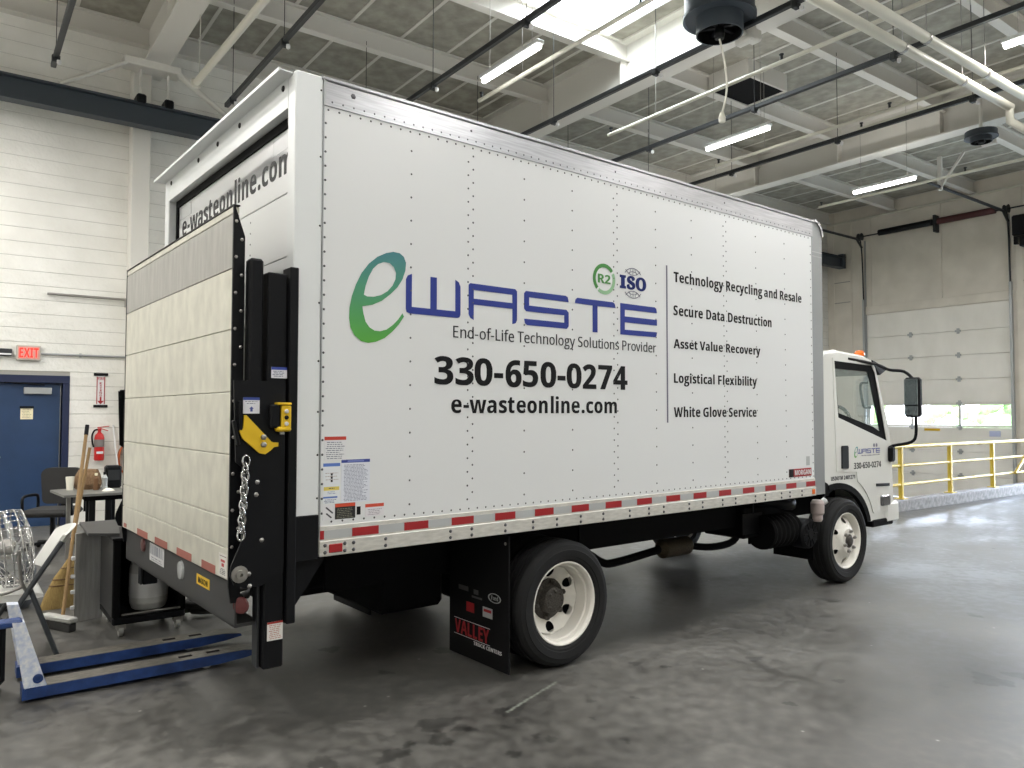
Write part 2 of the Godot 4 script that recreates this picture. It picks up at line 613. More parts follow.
func fq(x0: float, x1: float, z0: float, z1: float, y: float) -> void:
	var c := [Vector3(x0, y, z0), Vector3(x1, y, z0), Vector3(x1, y, z1), Vector3(x0, y, z1)]
	for k in [0, 1, 2, 0, 2, 3]:
		st.set_uv(Vector2((c[k].x + 7.0) / 27.0, (c[k].z + 10.0) / 22.0))
		st.set_smooth_group(-1)
		st.add_vertex(c[k])

const XF := 19.6
const ZL := -9.1
const PITX := 9.5
const PITZ := -2.85
const PITY := -0.66
const DECK := 7.62

func build_room() -> void:
	floor_textures()
	S()
	fq(-6.5, PITX, ZL, 11.0, 0)
	fq(PITX, XF + 0.3, PITZ, 11.0, 0)
	fq(PITX, XF + 0.3, ZL, PITZ, PITY)
	for q in [[Vector3(PITX, 0, ZL), Vector3(PITX, 0, PITZ), Vector3(PITX, PITY, PITZ), Vector3(PITX, PITY, ZL)], [Vector3(PITX, 0, PITZ), Vector3(XF, 0, PITZ), Vector3(XF, PITY, PITZ), Vector3(PITX, PITY, PITZ)], [Vector3(-6.5, -1, ZL), Vector3(-6.5, -1, 11), Vector3(XF, -1, 11), Vector3(XF, -1, ZL)]]:
		for k in [0, 1, 2, 0, 2, 3]:
			st.set_uv(Vector2((q[k].x + 7.0) / 27.0, (q[k].z + 10.0 + q[k].y) / 22.0))
			st.set_smooth_group(-1)
			st.add_vertex(q[k])
	struct(obj("floor", M.floor), "worn grey concrete floor with oil spots")
	# left wall: courses of painted block with recessed joints
	var wl := group_node("wall_left", "cream painted block wall with the blue door")
	S()
	bb(-6.5, XF + 0.3, 2.17, DECK + 0.3, ZL - 0.3, ZL - 0.008)
	bb(-6.5, -1.15, PITY, 2.17, ZL - 0.3, ZL - 0.008)
	bb(-0.147, XF + 0.3, PITY, 2.17, ZL - 0.3, ZL - 0.008)
	bb(-1.15, -0.147, PITY, 2.17, ZL - 0.3, ZL - 0.22)
	obj("joint_bed", M.joint, wl)
	var y := -0.635
	while y < DECK:
		var top := minf(y + 0.1995, DECK)
		if y + 0.1 < 2.17:
			S()
			bb(-6.5, -1.15, y, top, ZL - 0.1, ZL, 0.003)
			obj("block_course", M.wall, wl)
			S()
			bb(-0.147, XF, y, top, ZL - 0.1, ZL, 0.003)
			obj("block_course", M.wall, wl)
		else:
			S()
			bb(-6.5, XF, y, top, ZL - 0.1, ZL, 0.003)
			obj("block_course", M.wall, wl)
		y += 0.2048
	for x in [0.70, 7.05, 13.35]:
		S()
		bb(x - 0.13, x + 0.13, 0, 6.9, ZL, ZL + 0.28, 0.01)
		obj("column", M.steel_white, wl)
	# far wall round the two big doorways
	var wf := group_node("wall_far", "far wall of the bay above and beside the overhead door")
	var pieces := [[ZL, -7.92, PITY, DECK + 0.3], [-7.92, -4.2, 4.46, DECK + 0.3], [-4.2, -3.1, PITY, DECK + 0.3], [-3.1, 1.0, 4.3, DECK + 0.3], [1.0, 11.0, 0.0, DECK + 0.3]]
	for p in pieces:
		S()
		bb(XF, XF + 0.3, p[2], p[3], p[0], p[1])
		obj("wall_piece", M.wall_far, wf)
	S()
	bb(XF - 0.03, XF, 4.47, 4.70, -8.0, -4.1, 0.006)
	obj("header_board", M.wall_far, wf)
	for q in [[-5.86, 0.10, 4.70, 7.25], [-7.75, 0.03, 4.70, 7.25], [-8.35, 0.05, PITY, 7.25], [-3.98, 0.16, 0.0, 7.25], [-8.95, 0.14, PITY, 7.6]]:
		S()
		bb(XF - 0.025, XF, q[2], q[3], q[0] - q[1] / 2, q[0] + q[1] / 2, 0.005)
		obj("pilaster", M.wall_far, wf)
	for yy in [4.9, 5.5]:
		S()
		bb(XF - 0.012, XF, yy - 0.012, yy + 0.012, -9.0, -8.35)
		bb(XF - 0.012, XF, yy - 0.612, yy - 0.588, -3.9, -3.1)
		obj("joint_strip", M.joint, wf)
	S()
	tube([Vector3(XF - 0.06, 7.25, -9.0), Vector3(XF - 0.06, 7.25, 1.5)], 0.035, 8)
	obj("edge_pipe", M.pipe_white, wf)
	# the two walls behind the camera
	S()
	bb(-6.5, XF + 0.3, 0, DECK + 0.3, 11.0, 11.3)
	struct(obj("wall_right", M.wall), "painted wall on the right of the bay")
	S()
	bb(-6.8, -6.5, 0, DECK + 0.3, ZL - 0.3, 11.3)
	struct(obj("wall_near", M.wall), "painted wall behind the camera")
	build_ceiling()
	build_blue_door()
	build_overhead_door()
	# outside the doors
	S()
	bb(XF + 0.31, 60, -0.9, PITY, -45, 30)
	struct(obj("ground_outside", M.earth), "pale paved yard outside the overhead doors")
	var r := RandomNumberGenerator.new()
	r.seed = 77
	var names := ["leftmost pale green shrub outside the overhead door", "second pale green shrub from the left outside the overhead door", "middle light green shrub behind the overhead door windows", "light green shrub right of the middle behind the overhead door windows", "rightmost light green shrub outside the overhead door"]
	for k in 5:
		var at := Vector3(34 + 3 * (k % 2), PITY, -16.5 + k * 3.4)
		var t := thing("shrub", names[k], "shrub", at, 0.0, "greenery outside the door windows")
		S()
		cyl(Vector3.ZERO, Vector3(0, 1.2, 0), 0.1, 8)
		obj("trunk", M.brown, t)
		S()
		for j in 40:
			var c := Vector3(r.randf_range(-1.3, 1.3), 1.0 + r.randf_range(0, 2.2), r.randf_range(-1.5, 1.5))
			var ax := Vector3(r.randf_range(-1, 1), r.randf_range(-1, 1), r.randf_range(-1, 1))
			lathe(c - ax.normalized() * 0.3, ax, [[0, 0], [0.25, 0.08], [0.34, 0.3], [0.22, 0.5], [0, 0.6]], 6)
		obj("foliage", M.leaf, t)

const PURLINS := [-9.02, -7.05, -5.0, -2.95, -0.9, 1.15, 3.2, 5.25, 7.3, 9.35]
const GIRDERS := [-5.5, 0.83, 7.18, 13.45]

func skylit(x: float, z0: float) -> bool:
	for s in [[4.98, -5.0], [4.98, 3.2]]:
		if x > s[0] - 0.02 and x < s[0] + 1.70 and absf(z0 - s[1]) < 0.1:
			return true
	return false

func build_ceiling() -> void:
	var ce := group_node("ceiling", "fibre deck ceiling on white steel girders and purlins")
	S()
	bb(0, 0.85, DECK, DECK + 0.06, 0, 2.04, 0.008)
	var pm := done()
	var xs := []
	for k in 31:
		xs.append(4.98 + 0.86 * (k - 13))
	for i in PURLINS.size():
		var z0: float = PURLINS[i]
		var z1: float = PURLINS[i + 1] if i + 1 < PURLINS.size() else 11.0
		for x in xs:
			if skylit(x, z0):
				continue
			if i < 6:
				inst("ceiling_panel", pm, M.deck, ce, Transform3D(Basis().scaled(Vector3(1, 1, (z1 - z0) / 2.05)), Vector3(x, DECK * 0.0, z0)))
		if i >= 6:
			S()
			var run0: float = xs[0]
			for x in xs:
				if skylit(x, z0):
					if x > run0:
						bb(run0, x, DECK, DECK + 0.06, z0, z1)
					run0 = x + 0.86
			bb(run0, xs[-1] + 0.86, DECK, DECK + 0.06, z0, z1)
			obj("deck_strip", M.deck, ce)
	# the roof over the deck, with the wells of the skylights left open
	for x in xs:
		var zs := PURLINS.duplicate()
		zs.append(11.0)
		S()
		for i in zs.size() - 1:
			if i < 6 and not skylit(x + 0.01, zs[i]) and not skylit(x - 0.85, zs[i]):
				bb(x - 0.025, x + 0.025, DECK - 0.012, DECK, zs[i], zs[i + 1])
		obj("tee_bar", M.steel_white, ce)
	var gx := GIRDERS.duplicate()
	gx.append(XF)
	for g in GIRDERS:
		S()
		bb(g - 0.17, g + 0.17, 6.85, 6.88, ZL, 11.0)
		bb(g - 0.17, g + 0.17, DECK - 0.03, DECK, ZL, 11.0)
		bb(g - 0.015, g + 0.015, 6.88, DECK - 0.03, ZL, 11.0)
		obj("girder", M.steel_white, ce)
		for z in [-7.05, -5.0, -2.95, -0.9, 1.15]:
			S()
			bb(g - 0.16, g + 0.16, 6.88, DECK - 0.03, z - 0.008, z + 0.008)
			obj("stiffener", M.steel_white, ce)
	for z in PURLINS:
		for k in gx.size() - 1:
			S()
			I2(gx[k] + 0.02, gx[k + 1] - 0.02, z, 7.30, DECK - 0.002, 0.15)
			obj("purlin", M.steel_white, ce)
	S()
	bb(-6.8, XF + 0.3, DECK + 0.50, DECK + 0.6, ZL - 0.3, 11.3)
	obj("roof_slab", M.deck, ce)
	# skylights
	var n := 1
	for s in [[4.98, -5.0], [4.98, 3.2]]:
		var w := group_node("window_%d" % n, "white skylight glowing between the purlins" if n == 1 else "skylight over the camera's side of the bay")
		n += 1
		S()
		var x0: float = s[0]
		var x1: float = s[0] + 1.72
		var z0: float = s[1] + 0.0
		var z1: float = s[1] + 2.05
		bb(x0 - 0.03, x0, DECK - 0.02, DECK + 0.45, z0, z1)
		bb(x1, x1 + 0.03, DECK - 0.02, DECK + 0.45, z0, z1)
		bb(x0, x1, DECK - 0.02, DECK + 0.45, z0 - 0.03, z0)
		bb(x0, x1, DECK - 0.02, DECK + 0.45, z1, z1 + 0.03)
		obj("skylight_curb", M.frame_white, w)
		S()
		bb((x0 + x1) / 2 - 0.02, (x0 + x1) / 2 + 0.02, DECK + 0.36, DECK + 0.40, z0, z1)
		obj("glazing_bar", M.frame_white, w)
		S()
		bb(x0, x1, DECK + 0.42, DECK + 0.45, z0, z1)
		obj("window_pane", M.sky_glow, w)
		var l := AreaLight3D.new()
		l.name = "daylight"
		w.add_child(l)
		l.position = Vector3((x0 + x1) / 2, DECK + 0.34, (z0 + z1) / 2)
		l.rotation_degrees.x = -90
		l.area_size = Vector2(1.66, 2.0)
		l.area_range = 40.0
		l.light_energy = SKYLIGHT
		l.light_color = Color(0.95, 0.98, 1.0)
		l.shadow_enabled = true

func build_blue_door() -> void:
	var d := group_node("door_1", "dark blue steel door in the cream block wall")
	S()
	bb(-1.15, -0.147, 2.06, 2.171, ZL - 0.12, ZL + 0.015, 0.005)
	bb(-0.235, -0.147, 0, 2.06, ZL - 0.12, ZL + 0.015, 0.005)
	bb(-1.24, -1.15, 0, 2.171, ZL - 0.12, ZL + 0.015, 0.005)
	obj("door_frame", M.blue_frame, d)
	S()
	bb(-1.145, -0.245, 0.01, 2.05, ZL - 0.09, ZL - 0.045, 0.004)
	var leaf := obj("door_leaf", M.blue_door, d)
	S()
	bb(-0.262, -0.254, 0.02, 2.03, ZL - 0.045, ZL - 0.035)
	obj("edge_strip", M.steel, leaf)
	S()
	bb(-0.712, -0.37, 1.90, 1.995, ZL - 0.045, ZL + 0.01, 0.006)
	obj("closer_body", M.galv, d)
	S()
	tube([Vector3(-0.46, 2.03, ZL), Vector3(-0.95, 2.06, ZL + 0.03)], 0.01, 6)
	obj("closer_arm", M.black, d)
	S()
	bb(-0.755, -0.585, 1.695, 1.728, ZL - 0.045, ZL - 0.035)
	obj("sign_holder", M.black, leaf)
	var im := sheet(64, 64, Color(0.90, 0.86, 0.72))
	print_rows(im, 6, 58, 8, 56, 9, 3, Color(0.62, 0.58, 0.46), 3)
	card("notice", -0.745, -0.592, 1.54, 1.70, Vector3(0, 0, ZL - 0.045), Vector3.RIGHT, Vector3.UP, Vector3.BACK, print_mat(im), leaf)
	S()
	bb(-1.09, -1.04, 0.98, 1.03, ZL - 0.045, ZL - 0.0)
	bb(-1.09, -0.97, 1.0, 1.02, ZL - 0.01, ZL + 0.01)
	obj("handle", M.steel, leaf)

func build_overhead_door() -> void:
	var d := group_node("door_2", "white sectional overhead door with a strip of windows")
	var ys := [-0.64, 0.03, 0.655, 1.28, 1.91, 2.535, 3.16, 3.79, 4.46]
	for k in 8:
		if k == 3:
			S()
			var y0: float = ys[3] + 0.004
			var y1: float = ys[4] - 0.004
			bb(XF + 0.02, XF + 0.07, y0, y0 + 0.05, -7.91, -4.21)
			bb(XF + 0.02, XF + 0.07, y1 - 0.05, y1, -7.91, -4.21)
			for z in [-7.88, -6.68, -5.45, -4.23]:
				bb(XF + 0.02, XF + 0.07, y0 + 0.05, y1 - 0.05, z - 0.03, z + 0.03)
			var sec := obj("door_section", M.door_panel, d)
			for q in [[-7.85, -6.71], [-6.65, -5.48], [-5.42, -4.26]]:
				S()
				bb(XF + 0.042, XF + 0.048, y0 + 0.05, y1 - 0.05, q[0], q[1])
				obj("window_pane", M.glass, sec)
		else:
			S()
			bb(XF + 0.02, XF + 0.07, ys[k] + 0.004, ys[k + 1] - 0.004, -7.91, -4.21, 0.005)
			bb(XF + 0.055, XF + 0.085, ys[k] - 0.012, ys[k + 1] + (0.012 if k != 2 else 0.0), -7.95, -4.17)
			obj("door_section", M.door_panel, d)
	S()
	for k in range(1, 8):
		for z in [-6.68, -5.45]:
			bb(XF - 0.0, XF + 0.02, ys[k] - 0.07, ys[k] + 0.07, z - 0.035, z + 0.035, 0.004)
			bb(XF - 0.02, XF + 0.01, ys[k] - 0.025, ys[k] + 0.025, z - 0.07, z + 0.07, 0.004)
	var hg := obj("hinge", M.galv, d)
	hg.set_meta("kind", "stuff")
	for z in [-7.95, -4.17]:
		S()
		bb(XF - 0.10, XF - 0.02, PITY + 0.02, 4.9, z - 0.03, z + 0.03)
		bb(XF - 0.03, XF, PITY + 0.02, 6.6, z - 0.05 * signf(z + 6), z - 0.012 * signf(z + 6))
		obj("track", M.galv, d)
		S()
		tube([Vector3(XF - 0.12, 6.4, z), Vector3(XF - 0.4, 6.62, z), Vector3(XF - 4.2, 6.64, z)], 0.035, 6)
		obj("overhead_track", M.track, d)
		S()
		lathe(Vector3(XF - 0.2, 6.70, z - 0.06), Vector3.BACK, [[0, 0], [0.10, 0], [0.11, 0.02], [0.08, 0.04], [0.08, 0.09], [0.11, 0.11], [0, 0.11]], 16)
		obj("cable_drum", M.track, d)
		S()
		tube(smooth_path([Vector3(XF - 0.2, 6.62, z), Vector3(XF - 0.12, 6.2, z + 0.0), Vector3(XF - 0.08, 5.2, z), Vector3(XF - 0.06, 4.2, z)], 4), 0.022, 6)
		obj("lift_cable", M.track, d)
	S()
	tube([Vector3(XF - 0.2, 6.70, -8.15), Vector3(XF - 0.2, 6.70, -3.7)], 0.02, 8)
	obj("shaft", M.track, d)
	S()
	lathe(Vector3(XF - 0.2, 6.72, -7.40), Vector3.BACK, [[0, 0], [0.085, 0], [0.085, 1.45], [0, 1.45]], 14)
	obj("spring", M.black, d)
	S()
	lathe(Vector3(XF - 0.2, 6.72, -5.80), Vector3.BACK, [[0, 0], [0.085, 0], [0.085, 1.38], [0, 1.38]], 14)
	obj("spring", mat(Color(0.27, 0.09, 0.09), 0.5), d)
	S()
	bb(XF - 0.25, XF, 6.45, 6.9, -5.91, -5.85)
	obj("spring_bracket", M.track, d)
	S()
	bb(XF - 0.45, XF - 0.1, 5.95, 6.45, -3.98, -3.45, 0.03)
	bb(XF - 0.40, XF - 0.15, 5.68, 5.93, -3.85, -3.6, 0.03)
	bb(XF - 0.12, XF, 5.8, 6.5, -4.06, -3.98)
	obj("operator", M.black, d)
	S()
	bb(XF - 0.003, XF + 0.018, 1.18, 1.24, -6.35, -5.95)
	obj("sticker", M.yellow, d)
	S()
	bb(XF - 0.003, XF + 0.018, 1.06, 1.2, -4.75, -4.5)
	obj("sticker", mat(Color(0.72, 0.75, 0.86), 0.6), d)
	# open doorway to the right of it: jambs only
	var o := group_node("door_3", "open overhead doorway letting in daylight")
	S()
	for z in [-3.1, 1.0]:
		bb(XF - 0.02, XF + 0.32, 0, 4.3, z - 0.03, z + 0.03)
	bb(XF - 0.02, XF + 0.32, 4.27, 4.33, -3.1, 1.0)
	obj("jamb", M.steel_white, o)

# ------------------------------------------------------------------ things under the ceiling
func build_overhead() -> void:
	var spots := [[4.02, -3.88, "strip light beside the skylight, nearest the truck's rear corner"], [8.46, -3.85, "strip light above the middle of the truck, left of the dark vent's cord"], [12.79, -3.77, "strip light hung nearest the overhead door"], [8.48, 0.58, "strip light cut by the right edge of the picture"]]
	for s in spots:
		strip_light(s[0], s[1], s[2])
	strip_light(12.79, -8.2, "strip light hidden behind the cab end of the box by the left wall")
	var along := ["at the near end", "over the truck's tail", "over the box's rear half", "over the box's front half", "over the cab", "by the open doorway"]
	var lx := [-4.8, -0.4, 4.02, 8.46, 12.79, 17.1]
	for i in 6:
		for z in [0.58, 5.0]:
			if i == 3 and z == 0.58:
				continue
			strip_light(lx[i], z, "strip light above the picture %s, %s row beside the truck" % [along[i], "first" if z < 1 else "second"])
	strip_light(-4.8, -3.85, "strip light above the picture behind the truck's tail, level with its side")
	strip_light(-0.4, -3.3, "strip light just above the picture over the truck's tail")
	strip_light(-2.8, -7.4, "strip light left of the picture close to the block wall")
	strip_light(-2.8, -5.2, "strip light left of the picture before the blue door")
	strip_light(-4.8, -7.0, "strip light far left of the picture in the near corner")
	# dark crane beam along the left wall
	var cb := thing("crane_beam", "dark grey steel runway beam along the cream block wall", "beam", Vector3(0, 5.88, -8.55))
	S()
	I2(-6.4, 19.5, 0, 0, 0.34, 0.2, 0.03, 0.03)
	obj("beam", M.crane, cb)
	S()
	bb(19.35, 19.5, 0.01, 0.42, -0.06, 0.10, 0.01)
	obj("end_stop", M.crane, cb)
	for x in [0.62, 1.0]:
		S()
		bx(Vector3(x, 0.39, 0), Vector3(0.13, 0.13, 0.26), 0.02)
		obj("clamp", M.black, cb)
	S()
	bb(0.38, 1.16, 0.86, 0.98, -0.14, 0.14, 0.01)
	obj("hanger_plate", M.steel_white, cb)
	for x in [0.62, 1.0]:
		S()
		tube([Vector3(x, 0.44, 0), Vector3(x, 0.88, 0)], 0.018, 8)
		obj("hanger_rod", M.steel_white, cb)
	S()
	tube([Vector3(0.42, 0.88, 0.1), Vector3(-0.42, 0.36, 0.05)], 0.035, 8)
	obj("brace", M.steel_white, cb)
	S()
	tube([Vector3(1.12, 0.88, 0.1), Vector3(1.95, 0.36, 0.05)], 0.045, 8)
	obj("brace", M.steel_white, cb)
	# dark tracks across the bay, two metres apart
	var where := ["nearest the left edge of the picture", "just left of the truck's rear top corner", "left of the skylight and its strip light", "running along the girder behind the cord reel", "passing below the dark ceiling vent", "nearest the overhead door"]
	var tx := [-0.60, 1.52, 3.53, 5.60, 7.62, 9.75]
	for k in 6:
		var t := thing("ceiling_track", "dark hung track " + where[k], "track", Vector3(tx[k], 6.0, -7.3), 0.0, "dark tracks hung across the bay")
		S()
		bb(-0.03, 0.03, -0.03, 0.03, 0, 11.0, 0.006)
		obj("rail", M.track, t)
		for z in [0.3, 2.35, 4.4, 6.4, 8.5]:
			S()
			tube([Vector3(0, 0.02, z), Vector3(0, 1.4, z)], 0.005, 5)
			obj("hanger_rod", M.track, t)
		for z in [0.3, 2.35, 4.4, 6.4]:
			S()
			bx(Vector3(0, -0.03, z), Vector3(0.09, 0.09, 0.07), 0.01)
			obj("clip", M.track, t)
			S()
			lathe(Vector3(0.03, -0.06, z + 0.05), Vector3.DOWN, [[0, 0], [0.025, 0], [0.025, 0.04], [0, 0.06]], 8)
			obj("cap", M.white_ink, t)
	# white sprinkler branches
	var wx := [[4.3, -5.0, 5.98, "over the first strip light"], [6.66, -4.9, 5.98, "crossing below the big girder"], [9.25, -4.9, 6.0, "right of the dark ceiling vent"], [14.2, -6.0, 6.3, "nearest the overhead door"], [10.9, -3.2, 6.5, "below the twin water mains"]]
	for w in wx:
		var t := thing("sprinkler_pipe", "thin white sprinkler pipe " + w[3], "pipe", Vector3(w[0], w[2], w[1]), 0.0, "white sprinkler branch pipes")
		S()
		tube([Vector3(0, 0, 0), Vector3(0, 0, 8.5)], 0.028, 8)
		obj("pipe", M.pipe_white, t)
		for z in [0.06, 3.1, 6.1]:
			S()
			lathe(Vector3(0, 0.02, z), Vector3.UP, [[0.018, 0], [0.018, 0.06], [0.03, 0.07], [0.03, 0.08], [0, 0.09]], 8)
			obj("sprinkler_head", M.track, t)
		for z in [1.0, 4.2]:
			S()
			tube([Vector3(0, 0.02, z), Vector3(0, 1.35, z)], 0.005, 5)
			obj("hanger_rod", M.steel, t)
	# twin mains along the bay
	for q in [[-0.33, 9.45, "left of the twin white water mains running to the overhead door"], [-0.08, 9.7, "right of the twin white water mains running to the overhead door"]]:
		var t := thing("water_main", q[2], "pipe", Vector3(0, 5.6, q[0]), 0.0, "twin white water mains")
		S()
		tube([Vector3(-6, 0, 0), Vector3(q[1] - 0.3, 0, 0), Vector3(q[1], 0, 0)], 0.055, 12)
		obj("pipe", M.pipe_white, t)
		S()
		tube([Vector3(q[1] - 0.02, 0, 0), Vector3(q[1] - 0.02, -0.18, 0), Vector3(q[1] + 0.6, -0.2, 0), Vector3(q[1] + 8, -0.2, 0)], 0.05, 10)
		obj("offset_pipe", M.pipe_white, t)
		for x in [6.7, 8.1]:
			S()
			tube([Vector3(x, 0.03, 0), Vector3(x, 1.75, 0)], 0.006, 5)
			lathe(Vector3(x - 0.02, 0, 0), Vector3.RIGHT, [[0.054, 0], [0.062, 0.0], [0.062, 0.04], [0.054, 0.04]], 12)
			obj("hanger", M.steel, t)
	# diagonal white pipe up from the left wall
	var dp := thing("wall_pipe", "white pipe rising from the left wall beside the column", "pipe", Vector3(1.0, 6.0, -7.0))
	S()
	tube([Vector3(-0.02, 0, 0.25), Vector3(0.12, 0.0, 6.0)], 0.045, 10)
	obj("pipe", M.pipe_white, dp)
	S()
	bx(Vector3(-0.02, 0, 0.22), Vector3(0.12, 0.12, 0.06), 0.02)
	tube([Vector3(-0.02, 0.05, 0.4), Vector3(-0.02, 1.35, 0.4)], 0.006, 5)
	obj("flange", M.pipe_white, dp)
	# cord reels / extractor hoods
	for q in [[5.26, 5.93, -1.63, 0.40, "dark round hose reel hood with a pull cord, under the girder"], [13.2, 6.52, -2.2, 0.27, "dark round hood seen edge-on beyond the water mains"]]:
		var t := thing("exhaust_hood", q[4], "hood", Vector3(q[0], q[1], q[2]))
		var R: float = q[3]
		S()
		lathe(Vector3.ZERO, Vector3.UP, [[R * 0.93, 0.10], [R, 0.08], [R, 0.12], [R * 0.95, 0.13], [R * 0.95, 0.34], [R * 0.5, 0.40], [0, 0.40]], 32)
		lathe(Vector3.ZERO, Vector3.UP, [[R * 0.6, -0.09], [R * 0.64, -0.09], [R * 0.64, 0.10], [R * 0.93, 0.10]], 32)
		obj("housing", M.crane, t)
		S()
		lathe(Vector3.ZERO, Vector3.UP, [[0, 0.05], [R * 0.6, 0.05], [R * 0.6, -0.09]], 24)
		obj("throat", M.black_rough, t)
		for k in 3:
			S()
			bx(Vector3.ZERO, Vector3(R * 1.2, 0.03, 0.04), 0.0, Basis(Vector3.UP, k * PI / 3))
			obj("spoke", M.black, t)
		S()
		lathe(Vector3(0, -0.14, 0), Vector3.UP, [[0, 0], [0.05, 0.0], [0.06, 0.05], [0.05, 0.16], [0, 0.16]], 12)
		obj("hub", M.black, t)
		S()
		bb(R * 0.6, R * 1.7, 0.0, 0.14, -0.07, 0.07, 0.02)
		bb(R * 1.0, R * 1.3, -0.06, 0.2, -0.12, 0.12, 0.02)
		obj("bracket", M.steel_white, t)
		S()
		tube([Vector3(0, 0.38, 0), Vector3(0, 1.5 if R > 0.3 else 2.4, 0)], 0.03, 8)
		obj("stem", M.steel_white, t)
		if R < 0.3:
			t.scale = Vector3(1, 0.45, 1)
		else:
			S()
			tube(smooth_path([Vector3(0, -0.14, 0), Vector3(0.06, -0.4, 0.02), Vector3(0.09, -0.7, 0.02), Vector3(0.03, -0.98, 0)], 4), 0.012, 6)
			obj("pull_cord", M.pipe_white, t)
			S()
			lathe(Vector3(0.03, -1.08, 0), Vector3.UP, [[0, 0], [0.035, 0.01], [0.04, 0.06], [0.02, 0.12], [0, 0.12]], 10)
			obj("cord_weight", M.pipe_white, t)
	var v := thing("ceiling_vent", "dark square vent duct between the purlins above the truck", "vent", Vector3(9.7, 7.28, -4.55))
	S()
	bb(-0.55, 0.55, 0.04, 0.34, -0.42, -0.38)
	bb(-0.55, 0.55, 0.04, 0.34, 0.38, 0.42)
	bb(-0.55, -0.51, 0.04, 0.34, -0.38, 0.38)
	bb(0.51, 0.55, 0.04, 0.34, -0.38, 0.38)
	obj("duct", M.steel_white, v)
	S()
	bb(-0.52, 0.52, 0.05, 0.07, -0.39, 0.39)
	obj("grille", M.black_rough, v)
	# white hanger frame near the overhead door
	var hf := thing("track_hanger", "white steel hanger frame holding the door's overhead track", "hanger", Vector3(15.97, 6.56, -4.17))
	S()
	bb(-0.04, 0.04, 0, 0.75, -0.04, 0.04)
	obj("post", M.steel_white, hf)
	S()
	tube([Vector3(0, 0.05, 0), Vector3(0.0, 0.72, 0.5)], 0.03, 6)
	obj("brace", M.steel_white, hf)

# ------------------------------------------------------------------ the truck (its own frame: x forward, z = 0 the near side)
const R := Vector3.RIGHT
const U := Vector3.UP
const N := Vector3.BACK

func E_LOGO() -> Array:
	return [[[0.481, 2.187], [0.491, 2.169], [0.459, 2.123], [0.419, 2.081], [0.37, 2.042], [0.318, 2.019], [0.271, 2.01], [0.228, 2.018], [0.19, 2.046], [0.166, 2.086], [0.158, 2.135], [0.16, 2.192], [0.173, 2.254], [0.196, 2.318], [0.229, 2.383], [0.271, 2.438], [0.323, 2.482], [0.375, 2.509], [0.42, 2.522], [0.461, 2.52], [0.488, 2.503], [0.502, 2.471], [0.498, 2.426], [0.48, 2.376], [0.449, 2.329], [0.404, 2.285], [0.351, 2.244], [0.295, 2.218], [0.235, 2.205], [0.241, 2.169], [0.255, 2.123], [0.279, 2.094], [0.309, 2.079], [0.344, 2.078], [0.383, 2.09], [0.423, 2.119], [0.454, 2.15]], [[0.243, 2.267], [0.253, 2.316], [0.272, 2.369], [0.297, 2.414], [0.327, 2.443], [0.362, 2.458], [0.398, 2.457], [0.425, 2.438], [0.439, 2.407], [0.435, 2.371], [0.417, 2.334], [0.386, 2.3], [0.346, 2.275], [0.303, 2.262], [0.264, 2.26]]]

func LETTERS() -> Array:
	return [
		[[[0.503, 2.38], [0.515, 2.403], [0.541, 2.414], [0.541, 2.228], [0.664, 2.228], [0.664, 2.411], [0.707, 2.411], [0.707, 2.228], [0.836, 2.228], [0.836, 2.413], [0.86, 2.40], [0.872, 2.375], [0.872, 2.21], [0.865, 2.195], [0.85, 2.19], [0.527, 2.19], [0.508, 2.197], [0.503, 2.215]]],
		[[[0.931, 2.22], [0.931, 2.395], [0.942, 2.405], [1.285, 2.404], [1.299, 2.392], [1.299, 2.21], [1.288, 2.192], [1.263, 2.185], [1.263, 2.367], [0.968, 2.367], [0.968, 2.188], [0.943, 2.198]], [[0.968, 2.279], [0.968, 2.315], [1.263, 2.315], [1.263, 2.279]]],
		[[[1.357, 2.29], [1.357, 2.387], [1.372, 2.402], [1.71, 2.404], [1.728, 2.396], [1.736, 2.364], [1.397, 2.364], [1.397, 2.312], [1.715, 2.312], [1.736, 2.295], [1.736, 2.205], [1.72, 2.187], [1.382, 2.187], [1.364, 2.198], [1.357, 2.226], [1.697, 2.226], [1.697, 2.274], [1.373, 2.274]]],
		[[[1.793, 2.364], [1.798, 2.388], [1.815, 2.401], [2.155, 2.402], [2.172, 2.392], [2.179, 2.364], [2.003, 2.362], [2.003, 2.182], [1.957, 2.182], [1.957, 2.362]]],
		[[[2.227, 2.184], [2.227, 2.404], [2.59, 2.404], [2.606, 2.394], [2.613, 2.364], [2.272, 2.361], [2.272, 2.314], [2.612, 2.314], [2.612, 2.272], [2.272, 2.272], [2.272, 2.22], [2.612, 2.224], [2.606, 2.196], [2.592, 2.186]]],
	]

